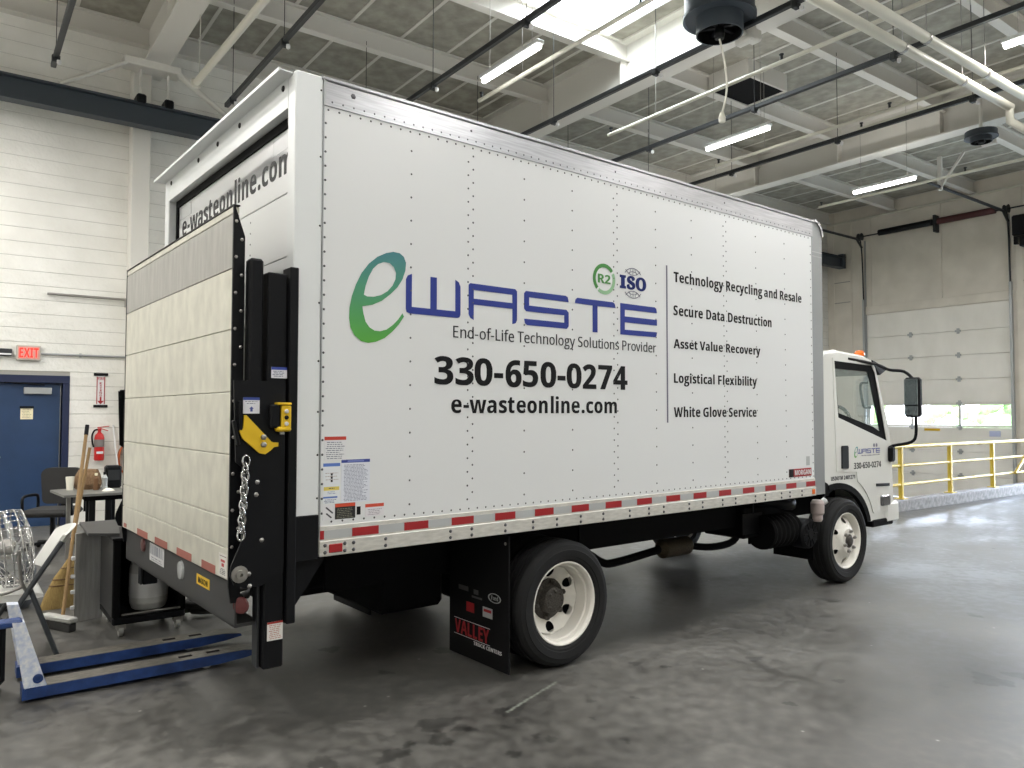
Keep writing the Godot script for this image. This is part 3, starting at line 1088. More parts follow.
# the logo on plane z: the swoosh, the five letters
func logo(parent: Node, o: Vector3, k: float) -> void:
	var m := mat(Color.WHITE, 0.45)
	m.vertex_color_use_as_albedo = true
	var e := E_LOGO()
	S()
	var lo := Color(0.33, 0.64, 0.24).srgb_to_linear()
	var hi := Color(0.25, 0.50, 0.53).srgb_to_linear()
	var outer := pv(e[0])
	var hole := pv(e[1])
	for s in [-1.0, 1.0]:
		var half := PackedVector2Array([Vector2(0.345, 0), Vector2(0.345 + s * 9, 0), Vector2(0.345 + s * 9, 9), Vector2(0.345, 9)])
		for piece in Geometry2D.intersect_polygons(outer, half):
			for p in Geometry2D.clip_polygons(piece, hole):
				var t := Geometry2D.triangulate_polygon(p)
				for i in range(0, t.size(), 3):
					var ids := [t[i], t[i + 1], t[i + 2]]
					if (p[ids[1]] - p[ids[0]]).cross(p[ids[2]] - p[ids[0]]) > 0:
						ids.reverse()
					for q in ids:
						st.set_color(lo.lerp(hi, clampf((p[q].y - 2.03) / 0.48, 0, 1)))
						st.set_normal(N)
						st.add_vertex(o + Vector3(p[q].x, p[q].y, 0) * k + N * 0.002)
	inst("logo_swoosh", st.commit(), m, parent)
	for L in LETTERS():
		S()
		for p in L:
			var sc := []
			for q in p:
				sc.append([q[0] * k, q[1] * k])
			prism(pv(sc), o, R, U, N, 0.002)
		obj("logo_letter", M.blue_ink, parent)

func dome(c: Vector3, n: Vector3, r: float, h := 0.5) -> void:
	lathe(c, n, [[r, 0], [r * 0.7, r * h * 0.75], [0, r * h]], 6, true)

func wheel(t: Node3D, c: Vector3, dir: float, rear: bool) -> void:
	# c: centre of the outer rim plane; dir: +1 outer side faces +z
	var w := Node3D.new()
	w.name = "wheel"
	t.add_child(w, true)
	w.position = c
	w.rotation.y = 0.0 if dir > 0 else PI
	var prof := [[0.250, -0.02], [0.262, 0.0], [0.285, 0.014], [0.300, 0.016], [0.303, 0.020], [0.345, 0.024], [0.348, 0.020], [0.375, 0.014], [0.392, -0.004], [0.401, -0.018], [0.403, -0.05], [0.393, -0.052], [0.393, -0.062], [0.404, -0.064], [0.405, -0.098], [0.395, -0.10], [0.395, -0.112], [0.405, -0.114], [0.404, -0.148], [0.394, -0.15], [0.394, -0.16], [0.403, -0.162], [0.401, -0.19], [0.392, -0.205], [0.36, -0.222], [0.30, -0.224], [0.262, -0.21], [0.25, -0.19]]
	S()
	lathe(Vector3.ZERO, N, prof, 56)
	obj("tire", M.rubber, w)
	if rear:
		S()
		lathe(N * -0.26, N, prof, 48)
		obj("tire", M.rubber, w)
	S()
	if rear:
		lathe(Vector3.ZERO, N, [[0.262, -0.004], [0.270, 0.003], [0.266, 0.008], [0.258, 0.004]], 56, true)
		lathe(Vector3.ZERO, N, [[0.258, 0.004], [0.247, -0.014], [0.244, -0.045], [0.234, -0.052], [0.231, -0.09], [0.226, -0.13]], 56)
		disc_holes(0.226, 0.135, -0.13, -0.165, 0.180, 6, 0.034)
		lathe(Vector3.ZERO, N, [[0.226, -0.13], [0.22, -0.2], [0.262, -0.21]], 40)
	else:
		lathe(Vector3.ZERO, N, [[0.262, -0.004], [0.270, 0.003], [0.266, 0.008], [0.258, 0.004], [0.250, -0.014], [0.236, -0.04], [0.232, -0.06]], 48, true)
		disc_holes(0.232, 0.135, -0.055, 0.012, 0.190, 6, 0.026)
		lathe(Vector3.ZERO, N, [[0.135, 0.012], [0.118, 0.026], [0.05, 0.026], [0.0, 0.026]], 32)
		lathe(Vector3.ZERO, N, [[0.232, -0.06], [0.22, -0.19], [0.262, -0.21]], 40)
	obj("rim", M.rim, w)
	S()
	lathe(N * -0.2, N, [[0, 0], [0.235, 0], [0.235, 0.02], [0, 0.02]], 24)
	obj("brake_drum", M.chassis, w)
	if rear:
		S()
		lathe(Vector3.ZERO, N, [[0.137, -0.166], [0.125, -0.158], [0.10, -0.156], [0.09, -0.15], [0.085, -0.10], [0.075, -0.09], [0.03, -0.085], [0, -0.085]], 28)
		for k in 8:
			dome(Vector3(0.06 * cos(k * TAU / 8), 0.06 * sin(k * TAU / 8), -0.089), N, 0.012, 1.0)
		obj("hub", M.hub, w)
	else:
		S()
		lathe(Vector3.ZERO, N, [[0.066, 0.02], [0.064, 0.032], [0.05, 0.036], [0.045, 0.045], [0.03, 0.05], [0, 0.052]], 24)
		obj("hub", M.hub, w)
	S()
	for k in 6:
		var a := k * TAU / 6 + 0.3
		var z0 := -0.15 if rear else 0.026
		var rr := 0.118 if rear else 0.096
		lathe(Vector3(rr * cos(a), rr * sin(a), z0), N, [[0.019, 0], [0.017, 0.02], [0.010, 0.023], [0.010, 0.028], [0, 0.03]], 6)
		obj("lug_nut", M.hub if rear else M.steel, w)
		S()

# conical wheel disc from radius r1 (offset w1) to r0 (offset w0) with n round hand holes at rh
func disc_holes(r1: float, r0: float, w1: float, w0: float, rh: float, n: int, hr: float) -> void:
	grp += 1
	for k in n:
		var a0 := TAU * k / n
		var a1 := TAU * (k + 1) / n
		var am := (a0 + a1) / 2
		var hole := PackedVector2Array()
		for j in 14:
			var b := TAU * j / 14
			# hole is drawn in (angle, radius), so it is round on the disc
			hole.append(Vector2(am + hr * cos(b) / rh, rh + hr * sin(b)))
		for s in 2:
			var lo := a0 if s == 0 else am
			var hi := am if s == 0 else a1
			var cell := PackedVector2Array()
			for j in 7:
				cell.append(Vector2(lerpf(lo, hi, j / 6.0), r0))
			for j in 7:
				cell.append(Vector2(lerpf(hi, lo, j / 6.0), r1))
			for p in Geometry2D.clip_polygons(cell, hole):
				var t := Geometry2D.triangulate_polygon(p)
				for q in range(0, t.size(), 3):
					var v := []
					for i in 3:
						var c := p[t[q + i]]
						var f := (c.y - r0) / (r1 - r0)
						v.append(Vector3(c.y * cos(c.x), c.y * sin(c.x), lerpf(w0, w1, f * f * (3 - 2 * f) * 0.5 + f * 0.5)))
					T3(v[0], v[2], v[1], grp)

func part(t: Node, called: String) -> Node3D:
	var o := Node3D.new()
	o.name = called
	t.add_child(o, true)
	return o

func build_truck() -> void:
	var t := thing("box_truck", "white box truck with a folded lift gate and green and blue lettering", "truck", Vector3.ZERO, deg_to_rad(2.5))
	truck_box(t)
	truck_gate(t)
	truck_chassis(t)
	truck_cab(t)
	wheel(t, Vector3(1.7104, 0.404, -0.014), 1, true)
	wheel(t, Vector3(1.7104, 0.404, -2.42), -1, true)
	wheel(t, Vector3(5.5144, 0.404, -0.127), 1, false)
	wheel(t, Vector3(5.5144, 0.404, -2.31), -1, false)

func truck_box(t: Node3D) -> void:
	S()
	bb(0.0, 4.735, 1.05, 3.236, -0.02, 0.0)
	var sp := obj("side_panel", M.panel, t)
	sp.set_meta("label", "white side panel with the printed logo and phone number")
	# rivets: ten posts, every third doubled; along the rails and the rear edge
	S()
	var cols := [0.535, 0.945, 1.359, 1.771, 2.181, 2.603, 3.016, 3.435, 3.86, 4.288]
	for k in cols.size():
		var dense := k % 3 == 1
		var y := 1.13
		var j := 0
		while y < 3.2:
			dome(Vector3(cols[k] + ((0.018 if j % 2 else -0.018) if dense else 0.0), y, 0), N, 0.0065)
			y += 0.040 if dense else 0.132
			j += 1
	var x := 0.03
	while x < 4.72:
		dome(Vector3(x, 3.218, 0), N, 0.0065)
		dome(Vector3(x + 0.04, 1.075, 0), N, 0.006)
		x += 0.062
	var y := 1.12
	while y < 3.2:
		dome(Vector3(0.016, y, 0), N, 0.007)
		dome(Vector3(4.712, y, 0), N, 0.006)
		y += 0.075
	var rv := obj("rivets", M.rivet, sp)
	rv.set_meta("kind", "stuff")
	logo(sp, Vector3.ZERO, 1.0)
	var z := Vector3(0, 0, 0.001)
	text("lettering", "End-of-Life Technology Solutions Provider", [0.822, 2.60, 2.052, 2.147], z, R, U, N, M.ink_soft, sp, "Droid Sans", 400)
	text("lettering", "330-650-0274", [0.694, 2.296, 1.793, 1.963], z, R, U, N, M.ink, sp, "Droid Sans", 700, 0.25)
	text("lettering", "e-wasteonline.com", [0.811, 2.188, 1.634, 1.745], z, R, U, N, M.ink, sp)
	text("lettering", "Technology Recycling and Resale", [2.805, 4.553, 2.590, 2.698], z, R, U, N, M.ink, sp)
	text("lettering", "Secure Data Destruction", [2.80, 4.081, 2.364, 2.446], z, R, U, N, M.ink, sp)
	text("lettering", "Asset Value Recovery", [2.80, 3.911, 2.096, 2.194], z, R, U, N, M.ink, sp)
	text("lettering", "Logistical Flexibility", [2.80, 3.857, 1.836, 1.938], z, R, U, N, M.ink, sp)
	text("lettering", "White Glove Service", [2.797, 3.847, 1.606, 1.686], z, R, U, N, M.ink, sp)
	S()
	bb(2.718, 2.732, 1.566, 2.729, 0, 0.002)
	obj("divider_line", M.grey_ink, sp)
	S()
	prism(ring_poly(2.069, 2.554, 0.082, 0.108, deg_to_rad(38), deg_to_rad(225), 0.985), Vector3.ZERO, R, U, N, 0.002)
	obj("badge_ring", M.green_ink, sp)
	S()
	prism(ring_poly(2.069, 2.554, 0.082, 0.108, deg_to_rad(-125), deg_to_rad(28), 0.985), Vector3.ZERO, R, U, N, 0.002)
	obj("badge_ring", M.pale_green, sp)
	text("badge_text", "R2", [2.009, 2.130, 2.525, 2.586], z, R, U, N, M.green_ink, sp)
	S()
	prism(pv([[2.224, 2.51], [2.224, 2.526], [2.236, 2.530], [2.236, 2.584], [2.224, 2.588], [2.224, 2.604], [2.285, 2.604], [2.285, 2.588], [2.273, 2.584], [2.273, 2.530], [2.285, 2.526], [2.285, 2.51]]), Vector3.ZERO, R, U, N, 0.002)
	obj("badge_text", M.navy, sp)
	text("badge_text", "SO", [2.294, 2.497, 2.508, 2.606], z, R, U, N, M.navy, sp, "Droid Serif", 700, 1.2)
	for s in [1, -1]:
		S()
		var c := 2.556
		var a0 := 40.0 if s > 0 else 220.0
		var a1 := 140.0 if s > 0 else 320.0
		prism(ring_poly(2.358, c, 0.104, 0.109, deg_to_rad(a0), deg_to_rad(a1)), Vector3.ZERO, R, U, N, 0.002)
		prism(ring_poly(2.358, c, 0.080, 0.084, deg_to_rad(a0 + 12), deg_to_rad(a1 - 12)), Vector3.ZERO, R, U, N, 0.002)
		prism(ring_poly(2.358, c + s * 0.155, 0.096, 0.100, deg_to_rad(220 if s > 0 else 40), deg_to_rad(320 if s > 0 else 140)), Vector3.ZERO, R, U, N, 0.002)
		for d in [-0.03, 0.0, 0.03]:
			var q0 := Vector3(2.358 + d * 1.3, c + s * 0.060, 0.001)
			var q1 := Vector3(2.358 + d * 0.6, c + s * 0.106, 0.001)
			tube([q0, q1], 0.0018, 4)
		obj("badge_globe", M.grey_ink, sp)
	# instruction stickers at the rear lower corner
	var im := sheet(96, 96, Color(0.88, 0.88, 0.89))
	im.fill_rect(Rect2i(0, 0, 96, 14), Color(0.75, 0.22, 0.15))
	print_rows(im, 6, 90, 22, 92, 8, 3, Color(0.45, 0.46, 0.50), 11)
	card("sticker", 0.026, 0.148, 1.388, 1.512, Vector3.ZERO, R, U, N, print_mat(im), sp)
	im = sheet(96, 200, Color(0.89, 0.90, 0.91))
	im.fill_rect(Rect2i(0, 2, 94, 16), Color(0.32, 0.45, 0.74))
	for k in 3:
		im.fill_rect(Rect2i(42, 52 + k * 16, 11, 11), Color(0.1, 0.1, 0.12))
	print_rows(im, 8, 90, 50, 92, 16, 2, Color(0.55, 0.45, 0.4), 15)
	im.fill_rect(Rect2i(4, 118, 86, 18), Color(0.86, 0.78, 0.38))
	print_rows(im, 26, 70, 124, 132, 6, 4, Color(0.3, 0.28, 0.2), 16)
	print_rows(im, 20, 74, 142, 160, 8, 3, Color(0.5, 0.55, 0.7), 17)
	im.fill_rect(Rect2i(0, 166, 80, 8), Color(0.32, 0.45, 0.74))
	print_rows(im, 6, 80, 180, 198, 7, 3, Color(0.45, 0.5, 0.6), 18)
	card("sticker", 0.021, 0.117, 1.168, 1.377, Vector3.ZERO, R, U, N, print_mat(im), sp)
	im = sheet(160, 220, Color(0.87, 0.88, 0.91))
	im.fill_rect(Rect2i(0, 0, 160, 16), Color(0.17, 0.24, 0.55))
	im.fill_rect(Rect2i(34, 4, 92, 8), Color(0.45, 0.5, 0.75))
	print_rows(im, 12, 150, 26, 214, 7, 3, Color(0.50, 0.52, 0.60), 19)
	card("sticker", 0.122, 0.288, 1.165, 1.390, Vector3.ZERO, R, U, N, print_mat(im), sp)
	im = sheet(120, 80, Color(0.10, 0.10, 0.11))
	im.fill_rect(Rect2i(0, 0, 120, 18), Color(0.82, 0.30, 0.18))
	print_rows(im, 6, 114, 26, 78, 9, 4, Color(0.52, 0.52, 0.45), 20)
	card("sticker", 0.089, 0.204, 1.084, 1.164, Vector3.ZERO, R, U, N, print_mat(im), sp)
	im = sheet(72, 80, Color(0.88, 0.88, 0.89))
	for k in 14:
		im.fill_rect(Rect2i(18 + (k * 5) % 38, 12 + k * 4, 9, 7), Color(0.22, 0.22, 0.25))
	card("sticker", 0.020, 0.087, 1.084, 1.162, Vector3.ZERO, R, U, N, print_mat(im), sp)
	S()
	bb(0.213, 0.235, 1.098, 1.141, 0, 0.0015)
	obj("sticker", M.ink, sp)
	im = sheet(110, 68, Color(0.88, 0.87, 0.88))
	im.fill_rect(Rect2i(0, 0, 110, 18), Color(0.82, 0.30, 0.20))
	print_rows(im, 14, 100, 30, 62, 9, 3, Color(0.55, 0.50, 0.55), 21)
	card("sticker", 0.262, 0.374, 1.084, 1.150, Vector3.ZERO, R, U, N, print_mat(im), sp)
	# maker's plate
	S()
	bb(4.32, 4.68, 1.083, 1.152, 0, 0.002)
	obj("name_plate", M.red_ink, sp)
	S()
	bb(4.32, 4.39, 1.083, 1.152, 0.001, 0.003)
	obj("name_plate_end", M.ink, sp)
	text("name_plate_text", "MORGAN", [4.41, 4.665, 1.096, 1.140], Vector3(0, 0, 0.0025), R, U, N, M.white_ink, sp)
	S()
	bb(4.60, 4.655, 1.175, 1.255, 0, 0.0015)
	obj("sticker", M.grey_tape, sp)
	# far side, front, roof, floor of the body
	S()
	bb(0.0, 4.735, 0.905, 3.236, -2.44, -2.42)
	obj("side_panel_far", M.panel, t)
	S()
	bb(4.84, 4.895, 0.905, 3.34, -2.36, -0.08, 0.01)
	obj("front_wall", M.panel, t)
	S()
	bb(-0.02, 4.80, 3.372, 3.384, -2.43, -0.01)
	obj("roof", M.panel, t)
	S()
	bb(0.0, 4.85, 0.98, 1.05, -2.42, -0.02)
	obj("body_floor", M.chassis, t)
	# top rail
	S()
	bb(0.004, 4.75, 3.236, 3.366, -0.03, 0.004, 0.002)
	bb(-0.01, 4.78, 3.366, 3.390, -0.05, 0.014, 0.006)
	bb(0.004, 4.75, 3.236, 3.390, -2.445, -2.41, 0.002)
	var tr := obj("top_rail", M.alu, t)
	S()
	x = 0.05
	while x < 4.72:
		dome(Vector3(x, 3.262, 0.004), N, 0.006)
		x += 0.062
	for xx in [0.945, 2.181, 3.435]:
		dome(Vector3(xx, 3.32, 0.004), N, 0.008)
	dome(Vector3(0.17, 3.325, 0.004), N, 0.016)
	rv = obj("rivets", M.rivet, tr)
	rv.set_meta("kind", "stuff")
	# rounded front corner post and its cap
	for zz in [0.0, -2.44]:
		var s := -1.0 if zz == 0.0 else 1.0
		S()
		var pr := [[4.733, 0.905], [4.733, 3.385]]
		for k in 7:
			var a := deg_to_rad(90 - k * 15)
			pr.append([4.775 + 0.13 * cos(a), 3.255 + 0.13 * sin(a)])
		pr.append([4.905, 0.905])
		prism(pv(pr), Vector3(0, 0, zz + s * 0.11), R, U, N * -s, 0.112)
		obj("corner_post", mat(Color(0.60, 0.61, 0.61), 0.42, 0.5), t)
	S()
	for y0 in [3.06, 3.10]:
		bb(4.735, 4.903, y0, y0 + 0.008, 0, 0.004)
	var pr2 := []
	for k in 7:
		var a := deg_to_rad(90 - k * 15)
		pr2.append([4.775 + 0.142 * cos(a), 3.258 + 0.142 * sin(a)])
	for k in 7:
		var a := deg_to_rad(k * 15)
		pr2.append([4.775 + 0.12 * cos(a), 3.258 + 0.12 * sin(a)])
	prism(pv(pr2), Vector3(0, 0, -0.05), R, U, N, 0.064)
	obj("corner_cap", M.alu, t)
	# bottom rail: upper flange with reflective tape, lower flange with bolts
	S()
	bb(0.0, 4.735, 0.978, 1.055, -0.03, 0.006, 0.002)
	bb(0.0, 4.735, 0.902, 0.980, -0.03, 0.014, 0.003)
	bb(0.0, 4.735, 0.902, 1.055, -2.455, -2.41, 0.002)
	var br := obj("bottom_rail", M.rail_white, t)
	S()
	bb(0.0, 4.73, 0.989, 1.033, 0.006, 0.0075)
	obj("tape", M.grey_tape, br)
	var rx := -0.13
	while rx < 4.7:
		var a := maxf(rx, 0.004)
		var b := minf(rx + 0.156, 4.728)
		S()
		bb(a, b, 0.989, 1.033, 0.0075, 0.0085)
		obj("reflective_strip", M.red_tape, br)
		rx += 0.314
	for q in [[0.05, 0.125, M.red_tape], [4.665, 4.71, M.amber]]:
		S()
		bb(q[0], q[1], 0.918, 0.962, 0.014, 0.020, 0.003)
		obj("marker", q[2], br)
	S()
	for bxx in [0.03, 0.14, 0.19, 0.38, 0.80, 0.95, 1.20, 1.42, 1.62, 1.83, 2.04, 2.30, 2.50, 2.66, 2.95, 3.11, 3.36, 3.53, 3.80, 3.94, 4.18, 4.31, 4.5]:
		for yy in [0.922, 0.958]:
			dome(Vector3(bxx, yy, 0.014), N, 0.011, 0.6)
	rv = obj("bolts", M.rivet, br)
	rv.set_meta("kind", "stuff")
	# rear frame and roll-up door
	S()
	bb(-0.15, 0.0, 0.905, 3.384, -0.097, 0.003, 0.006)
	bb(-0.15, 0.0, 0.905, 3.384, -2.443, -2.343, 0.006)
	bb(-0.15, 0.0, 3.215, 3.384, -2.343, -0.097)
	bb(-0.15, 0.0, 0.905, 1.10, -2.343, -0.097)
	bb(-0.085, 0.0, 3.0, 3.36, -2.343, -0.097)
	var rf := obj("rear_frame", M.frame_white, t)
	S()
	bb(0.0, 0.006, 1.0, 3.236, -0.004, 0.006)
	bb(0.0, 0.012, 3.236, 3.38, -0.004, 0.010)
	obj("edge_strip", M.galv, rf)
	S()
	for yy in [1.2, 1.42, 1.64, 1.9, 2.2, 2.6, 2.96, 3.31]:
		dome(Vector3(-0.012, yy, 0.003), N, 0.006)
	for zz in [-2.28, -1.62, -1.22, -0.82, -0.16]:
		lathe(Vector3(-0.15, 3.335, zz), Vector3.LEFT, [[0.018, 0], [0.014, 0.006], [0, 0.008]], 8)
	rv = obj("bolts", M.ink, rf)
	rv.set_meta("kind", "stuff")
	S()
	bb(-0.225, -0.13, 3.372, 3.380, -2.46, -0.03, 0.002)
	bb(-0.229, -0.221, 3.366, 3.384, -2.46, -0.03)
	obj("drip_visor", M.frame_white, t)
	S()
	bb(-0.098, -0.07, 1.10, 3.215, -2.343, -2.30)
	bb(-0.098, -0.07, 1.10, 3.215, -0.14, -0.097)
	bb(-0.098, -0.07, 3.165, 3.215, -2.30, -0.14)
	obj("door_seal", M.black_rough, t)
	var rd := part(t, "rear_door")
	var ys := [1.10, 1.44, 1.785, 2.13, 2.47, 2.815, 3.165]
	for k in 6:
		S()
		bb(-0.085, -0.06, ys[k] + 0.002, ys[k + 1] - 0.002, -2.30, -0.14, 0.003)
		obj("door_slat", M.panel, rd)
	S()
	for k in 4:
		for j in 5:
			dome(Vector3(-0.085, 2.5 + j * 0.065 + (0.345 if k > 1 else 0.0) * 0.0, -0.8), Vector3.LEFT, 0.006)
	rv = obj("rivets", M.rivet, rd)
	rv.set_meta("kind", "stuff")
	for q in [[-2.28, -2.0], [-0.46, -0.15]]:
		S()
		bb(-0.0862, -0.085, 3.06, 3.15, q[0], q[1])
		obj("tape_patch", M.grey_tape, rd)
	text("lettering", "e-wasteonline.com", [-2.215, -0.195, 2.925, 3.083], Vector3(-0.0855, 0, 0), Vector3.BACK, U, Vector3.LEFT, M.ink, rd)

func truck_gate(t: Node3D) -> void:
	# folded platform of six aluminium planks
	var pf := part(t, "lift_platform")
	var ys := [0.825, 0.978, 1.127, 1.431, 1.735, 2.041, 2.341, 2.612, 2.648]
	for k in 8:
		S()
		bb(-0.43, -0.40, ys[k] + 0.0015, ys[k + 1] - 0.0015, -2.305, -0.072, 0.003)
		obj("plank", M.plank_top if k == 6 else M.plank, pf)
	S()
	prism(pv([[-0.432, 0.80], [-0.432, 2.65], [-0.426, 2.65], [-0.375, 2.50], [-0.375, 0.72], [-0.42, 0.72]]), Vector3(0, 0, -0.072), R, U, N, 0.014)
	prism(pv([[-0.432, 0.80], [-0.432, 2.65], [-0.426, 2.65], [-0.375, 2.50], [-0.375, 0.72], [-0.42, 0.72]]), Vector3(0, 0, -2.319), R, U, N, 0.014)
	bb(-0.434, -0.40, 2.648, 2.654, -2.31, -0.06)
	obj("side_plate", M.black, pf)
	S()
	var y := 0.90
	var k := 0
	while y < 2.62:
		dome(Vector3(-0.418 if k % 2 else -0.39, y if y < 2.5 else y, -0.058), N, 0.009, 0.7)
		y += 0.088
		k += 1
	var rv := obj("bolts", M.steel, pf)
	rv.set_meta("kind", "stuff")
	for q in [[-2.29, -2.20], [-2.02, -1.80], [-1.62, -1.36], [-1.10, -0.86], [-0.60, -0.36]]:
		pass
	for q in [[0.835, 0.862, -2.26, -2.18], [0.828, 0.870, -1.87, -1.60], [0.828, 0.870, -1.42, -1.14], [0.828, 0.870, -0.94, -0.66], [0.828, 0.870, -0.48, -0.26]]:
		S()
		bb(-0.4318, -0.43, q[0], q[1], q[2], q[3])
		obj("reflective_strip", M.faded_red, pf)
	var im := sheet(40, 110, Color(0.86, 0.85, 0.82))
	im.fill_rect(Rect2i(4, 10, 32, 3), Color(0.4, 0.3, 0.3))
	im.fill_rect(Rect2i(10, 28, 20, 12), Color(0.7, 0.2, 0.2))
	im.fill_rect(Rect2i(14, 46, 12, 16), Color(0.7, 0.2, 0.2))
	print_rows(im, 5, 36, 72, 104, 8, 4, Color(0.35, 0.35, 0.35), 4)
	card("sticker", -0.205, -0.085, 0.835, 0.945, Vector3(-0.43, 0, 0), Vector3.BACK, U, Vector3.LEFT, print_mat(im), pf)
	# bumper sill below it
	S()
	bb(-0.40, -0.39, 0.60, 0.83, -2.32, -0.06)
	bb(-0.40, -0.28, 0.80, 0.83, -2.32, -0.06)
	bb(-0.40, -0.28, 0.60, 0.615, -2.32, -0.06)
	var bu := obj("bumper_sill", mat(Color(0.20, 0.20, 0.20), 0.5), t)
	im = sheet(96, 48, Color(0.80, 0.80, 0.80))
	var r := RandomNumberGenerator.new()
	r.seed = 5
	var x := 4
	while x < 90:
		var w := 2 + r.randi() % 5
		im.fill_rect(Rect2i(x, 4, w, 26), Color(0.35, 0.37, 0.42))
		x += w + 2 + r.randi() % 5
	print_rows(im, 6, 90, 36, 46, 6, 3, Color(0.5, 0.5, 0.52), 6)
	card("label_plate", -1.66, -1.32, 0.69, 0.80, Vector3(-0.40, 0, 0), Vector3.BACK, U, Vector3.LEFT, print_mat(im), bu)
	S()
	lathe(Vector3(-0.40, 0.735, -0.95), Vector3.LEFT, [[0.055, 0], [0.05, 0.012], [0.0, 0.018]], 16)
	obj("reverse_lamp", M.lens_clear, bu)
	S()
	lathe(Vector3(-0.40, 0.76, -1.82), Vector3.LEFT, [[0.045, 0], [0.04, 0.012], [0.0, 0.018]], 16)
	obj("tail_lamp", M.lens_red, bu)
	S()
	bb(-0.402, -0.40, 0.71, 0.765, -0.66, -0.44, 0.0008)
	obj("name_sticker", M.yellow, bu)
	text("name_sticker_text", "MAXON", [-0.63, -0.47, 0.722, 0.752], Vector3(-0.402, 0, 0), Vector3.BACK, U, Vector3.LEFT, M.ink, bu)
	S()
	lathe(Vector3(-0.372, 0.705, -0.052), Vector3(-1, 0, 0.9), [[0.042, 0], [0.038, 0.01], [0.0, 0.016]], 16)
	obj("tail_lamp", M.lens_red, bu)
	for s in [0.0, -2.44]:
		var d := 1.0 if s == 0.0 else -1.0
		var rail := part(t, "gate_column")
		S()
		bx(Vector3(-0.336, 2.0, s - 0.03 * d), Vector3(0.07, 0.78, 0.07), 0.012)
		obj("slide_tube", M.black, rail)
		S()
		bx(Vector3(-0.23, 1.36, s - 0.05 * d), Vector3(0.10, 1.94, 0.10), 0.006)
		obj("column", M.black, rail)
		S()
		bx(Vector3(-0.15, 1.48, s - 0.03 * d), Vector3(0.045, 1.77, 0.10), 0.004)
		obj("column_flange", M.black, rail)
		S()
		bx(Vector3(-0.292, 0.62, s - 0.07 * d), Vector3(0.012, 0.45, 0.07), 0.002)
		obj("guide_strip", M.track, rail)
		S()
		bx(Vector3(-0.075, 1.005, s + 0.006 * d), Vector3(0.135, 0.225, 0.02), 0.003)
		obj("mount_block", M.black, rail)
		S()
		var gus := pv([[-0.21, 0.98], [-0.21, 0.70], [-0.165, 0.59], [0.045, 0.88], [0.045, 0.91]])
		prism(gus, Vector3(0, 0, s - 0.05 * d), R, U, N, 0.02)
		obj("gusset", M.black, rail)
		S()
		var pl := pv([[-0.445, 1.79], [-0.19, 1.79], [-0.19, 0.86], [-0.30, 0.80], [-0.38, 0.80], [-0.43, 0.82], [-0.45, 0.87], [-0.445, 0.91], [-0.38, 1.06], [-0.38, 1.36], [-0.43, 1.40]])
		prism(pl, Vector3(0, 0, s + 0.004 * d), R, U, N * d, 0.012)
		var cp := obj("carriage_plate", M.black, rail)
		cp.set_meta("label", "black carriage plate")
	var g := part(t, "gate_fittings")
	var im2 := sheet(64, 64, Color(0.87, 0.87, 0.89))
	im2.fill_rect(Rect2i(0, 0, 64, 11), Color(0.18, 0.26, 0.55))
	print_rows(im2, 8, 56, 15, 32, 8, 3, Color(0.5, 0.52, 0.58), 8)
	for k2 in 9:
		im2.fill_rect(Rect2i(32 - k2, 36 + k2, k2 * 2 + 1, 1), Color(0.22, 0.28, 0.55))
	im2.fill_rect(Rect2i(28, 45, 9, 11), Color(0.22, 0.28, 0.55))
	card("sticker", -0.40, -0.32, 1.631, 1.709, Vector3(0, 0, 0.016), R, U, N, print_mat(im2), g)
	im2 = sheet(64, 48, Color(0.87, 0.87, 0.89))
	im2.fill_rect(Rect2i(0, 0, 64, 12), Color(0.18, 0.26, 0.60))
	print_rows(im2, 5, 60, 17, 46, 7, 3, Color(0.42, 0.44, 0.52), 9)
	card("sticker", -0.258, -0.178, 1.806, 1.861, Vector3(0, 0, 0.001), R, U, N, print_mat(im2), g)
	im2 = sheet(64, 80, Color(0.86, 0.85, 0.83))
	im2.fill_rect(Rect2i(0, 0, 64, 9), Color(0.62, 0.15, 0.12))
	print_rows(im2, 6, 60, 14, 76, 8, 3, Color(0.70, 0.45, 0.40), 10)
	card("sticker", -0.262, -0.184, 0.525, 0.615, Vector3(0, 0, 0.001), R, U, N, print_mat(im2), g)
	S()
	prism(pv([[-0.388, 1.623], [-0.264, 1.494], [-0.252, 1.49], [-0.229, 1.489], [-0.23, 1.47], [-0.252, 1.467], [-0.267, 1.452], [-0.294, 1.434], [-0.321, 1.439], [-0.405, 1.512], [-0.42, 1.546], [-0.417, 1.56], [-0.402, 1.56], [-0.399, 1.623]]), Vector3(0, 0, 0.02), R, U, N, 0.012)
	obj("latch_plate", M.yellow, g)
	S()
	for yy in [1.517, 1.481]:
		lathe(Vector3(-0.305, yy, 0.032), N, [[0.014, 0], [0.014, 0.012], [0.007, 0.016], [0, 0.016]], 6)
	obj("latch_bolt", M.steel, g)
	S()
	bx(Vector3(-0.415, 1.62, 0.024), Vector3(0.02, 0.14, 0.02), 0.004)
	bx(Vector3(-0.435, 1.54, 0.024), Vector3(0.015, 0.12, 0.03), 0.004, Basis(N, 0.2))
	obj("latch_lever", M.black, g)
	S()
	bx(Vector3(-0.252, 1.618, 0.032), Vector3(0.05, 0.115, 0.04), 0.008)
	obj("switch_housing", M.black, g)
	S()
	bx(Vector3(-0.199, 1.615, 0.04), Vector3(0.05, 0.11, 0.03), 0.004)
	bx(Vector3(-0.21, 1.679, 0.036), Vector3(0.074, 0.012, 0.045), 0.004)
	bx(Vector3(-0.21, 1.555, 0.036), Vector3(0.074, 0.024, 0.045), 0.008)
	obj("switch_box", M.yellow, g)
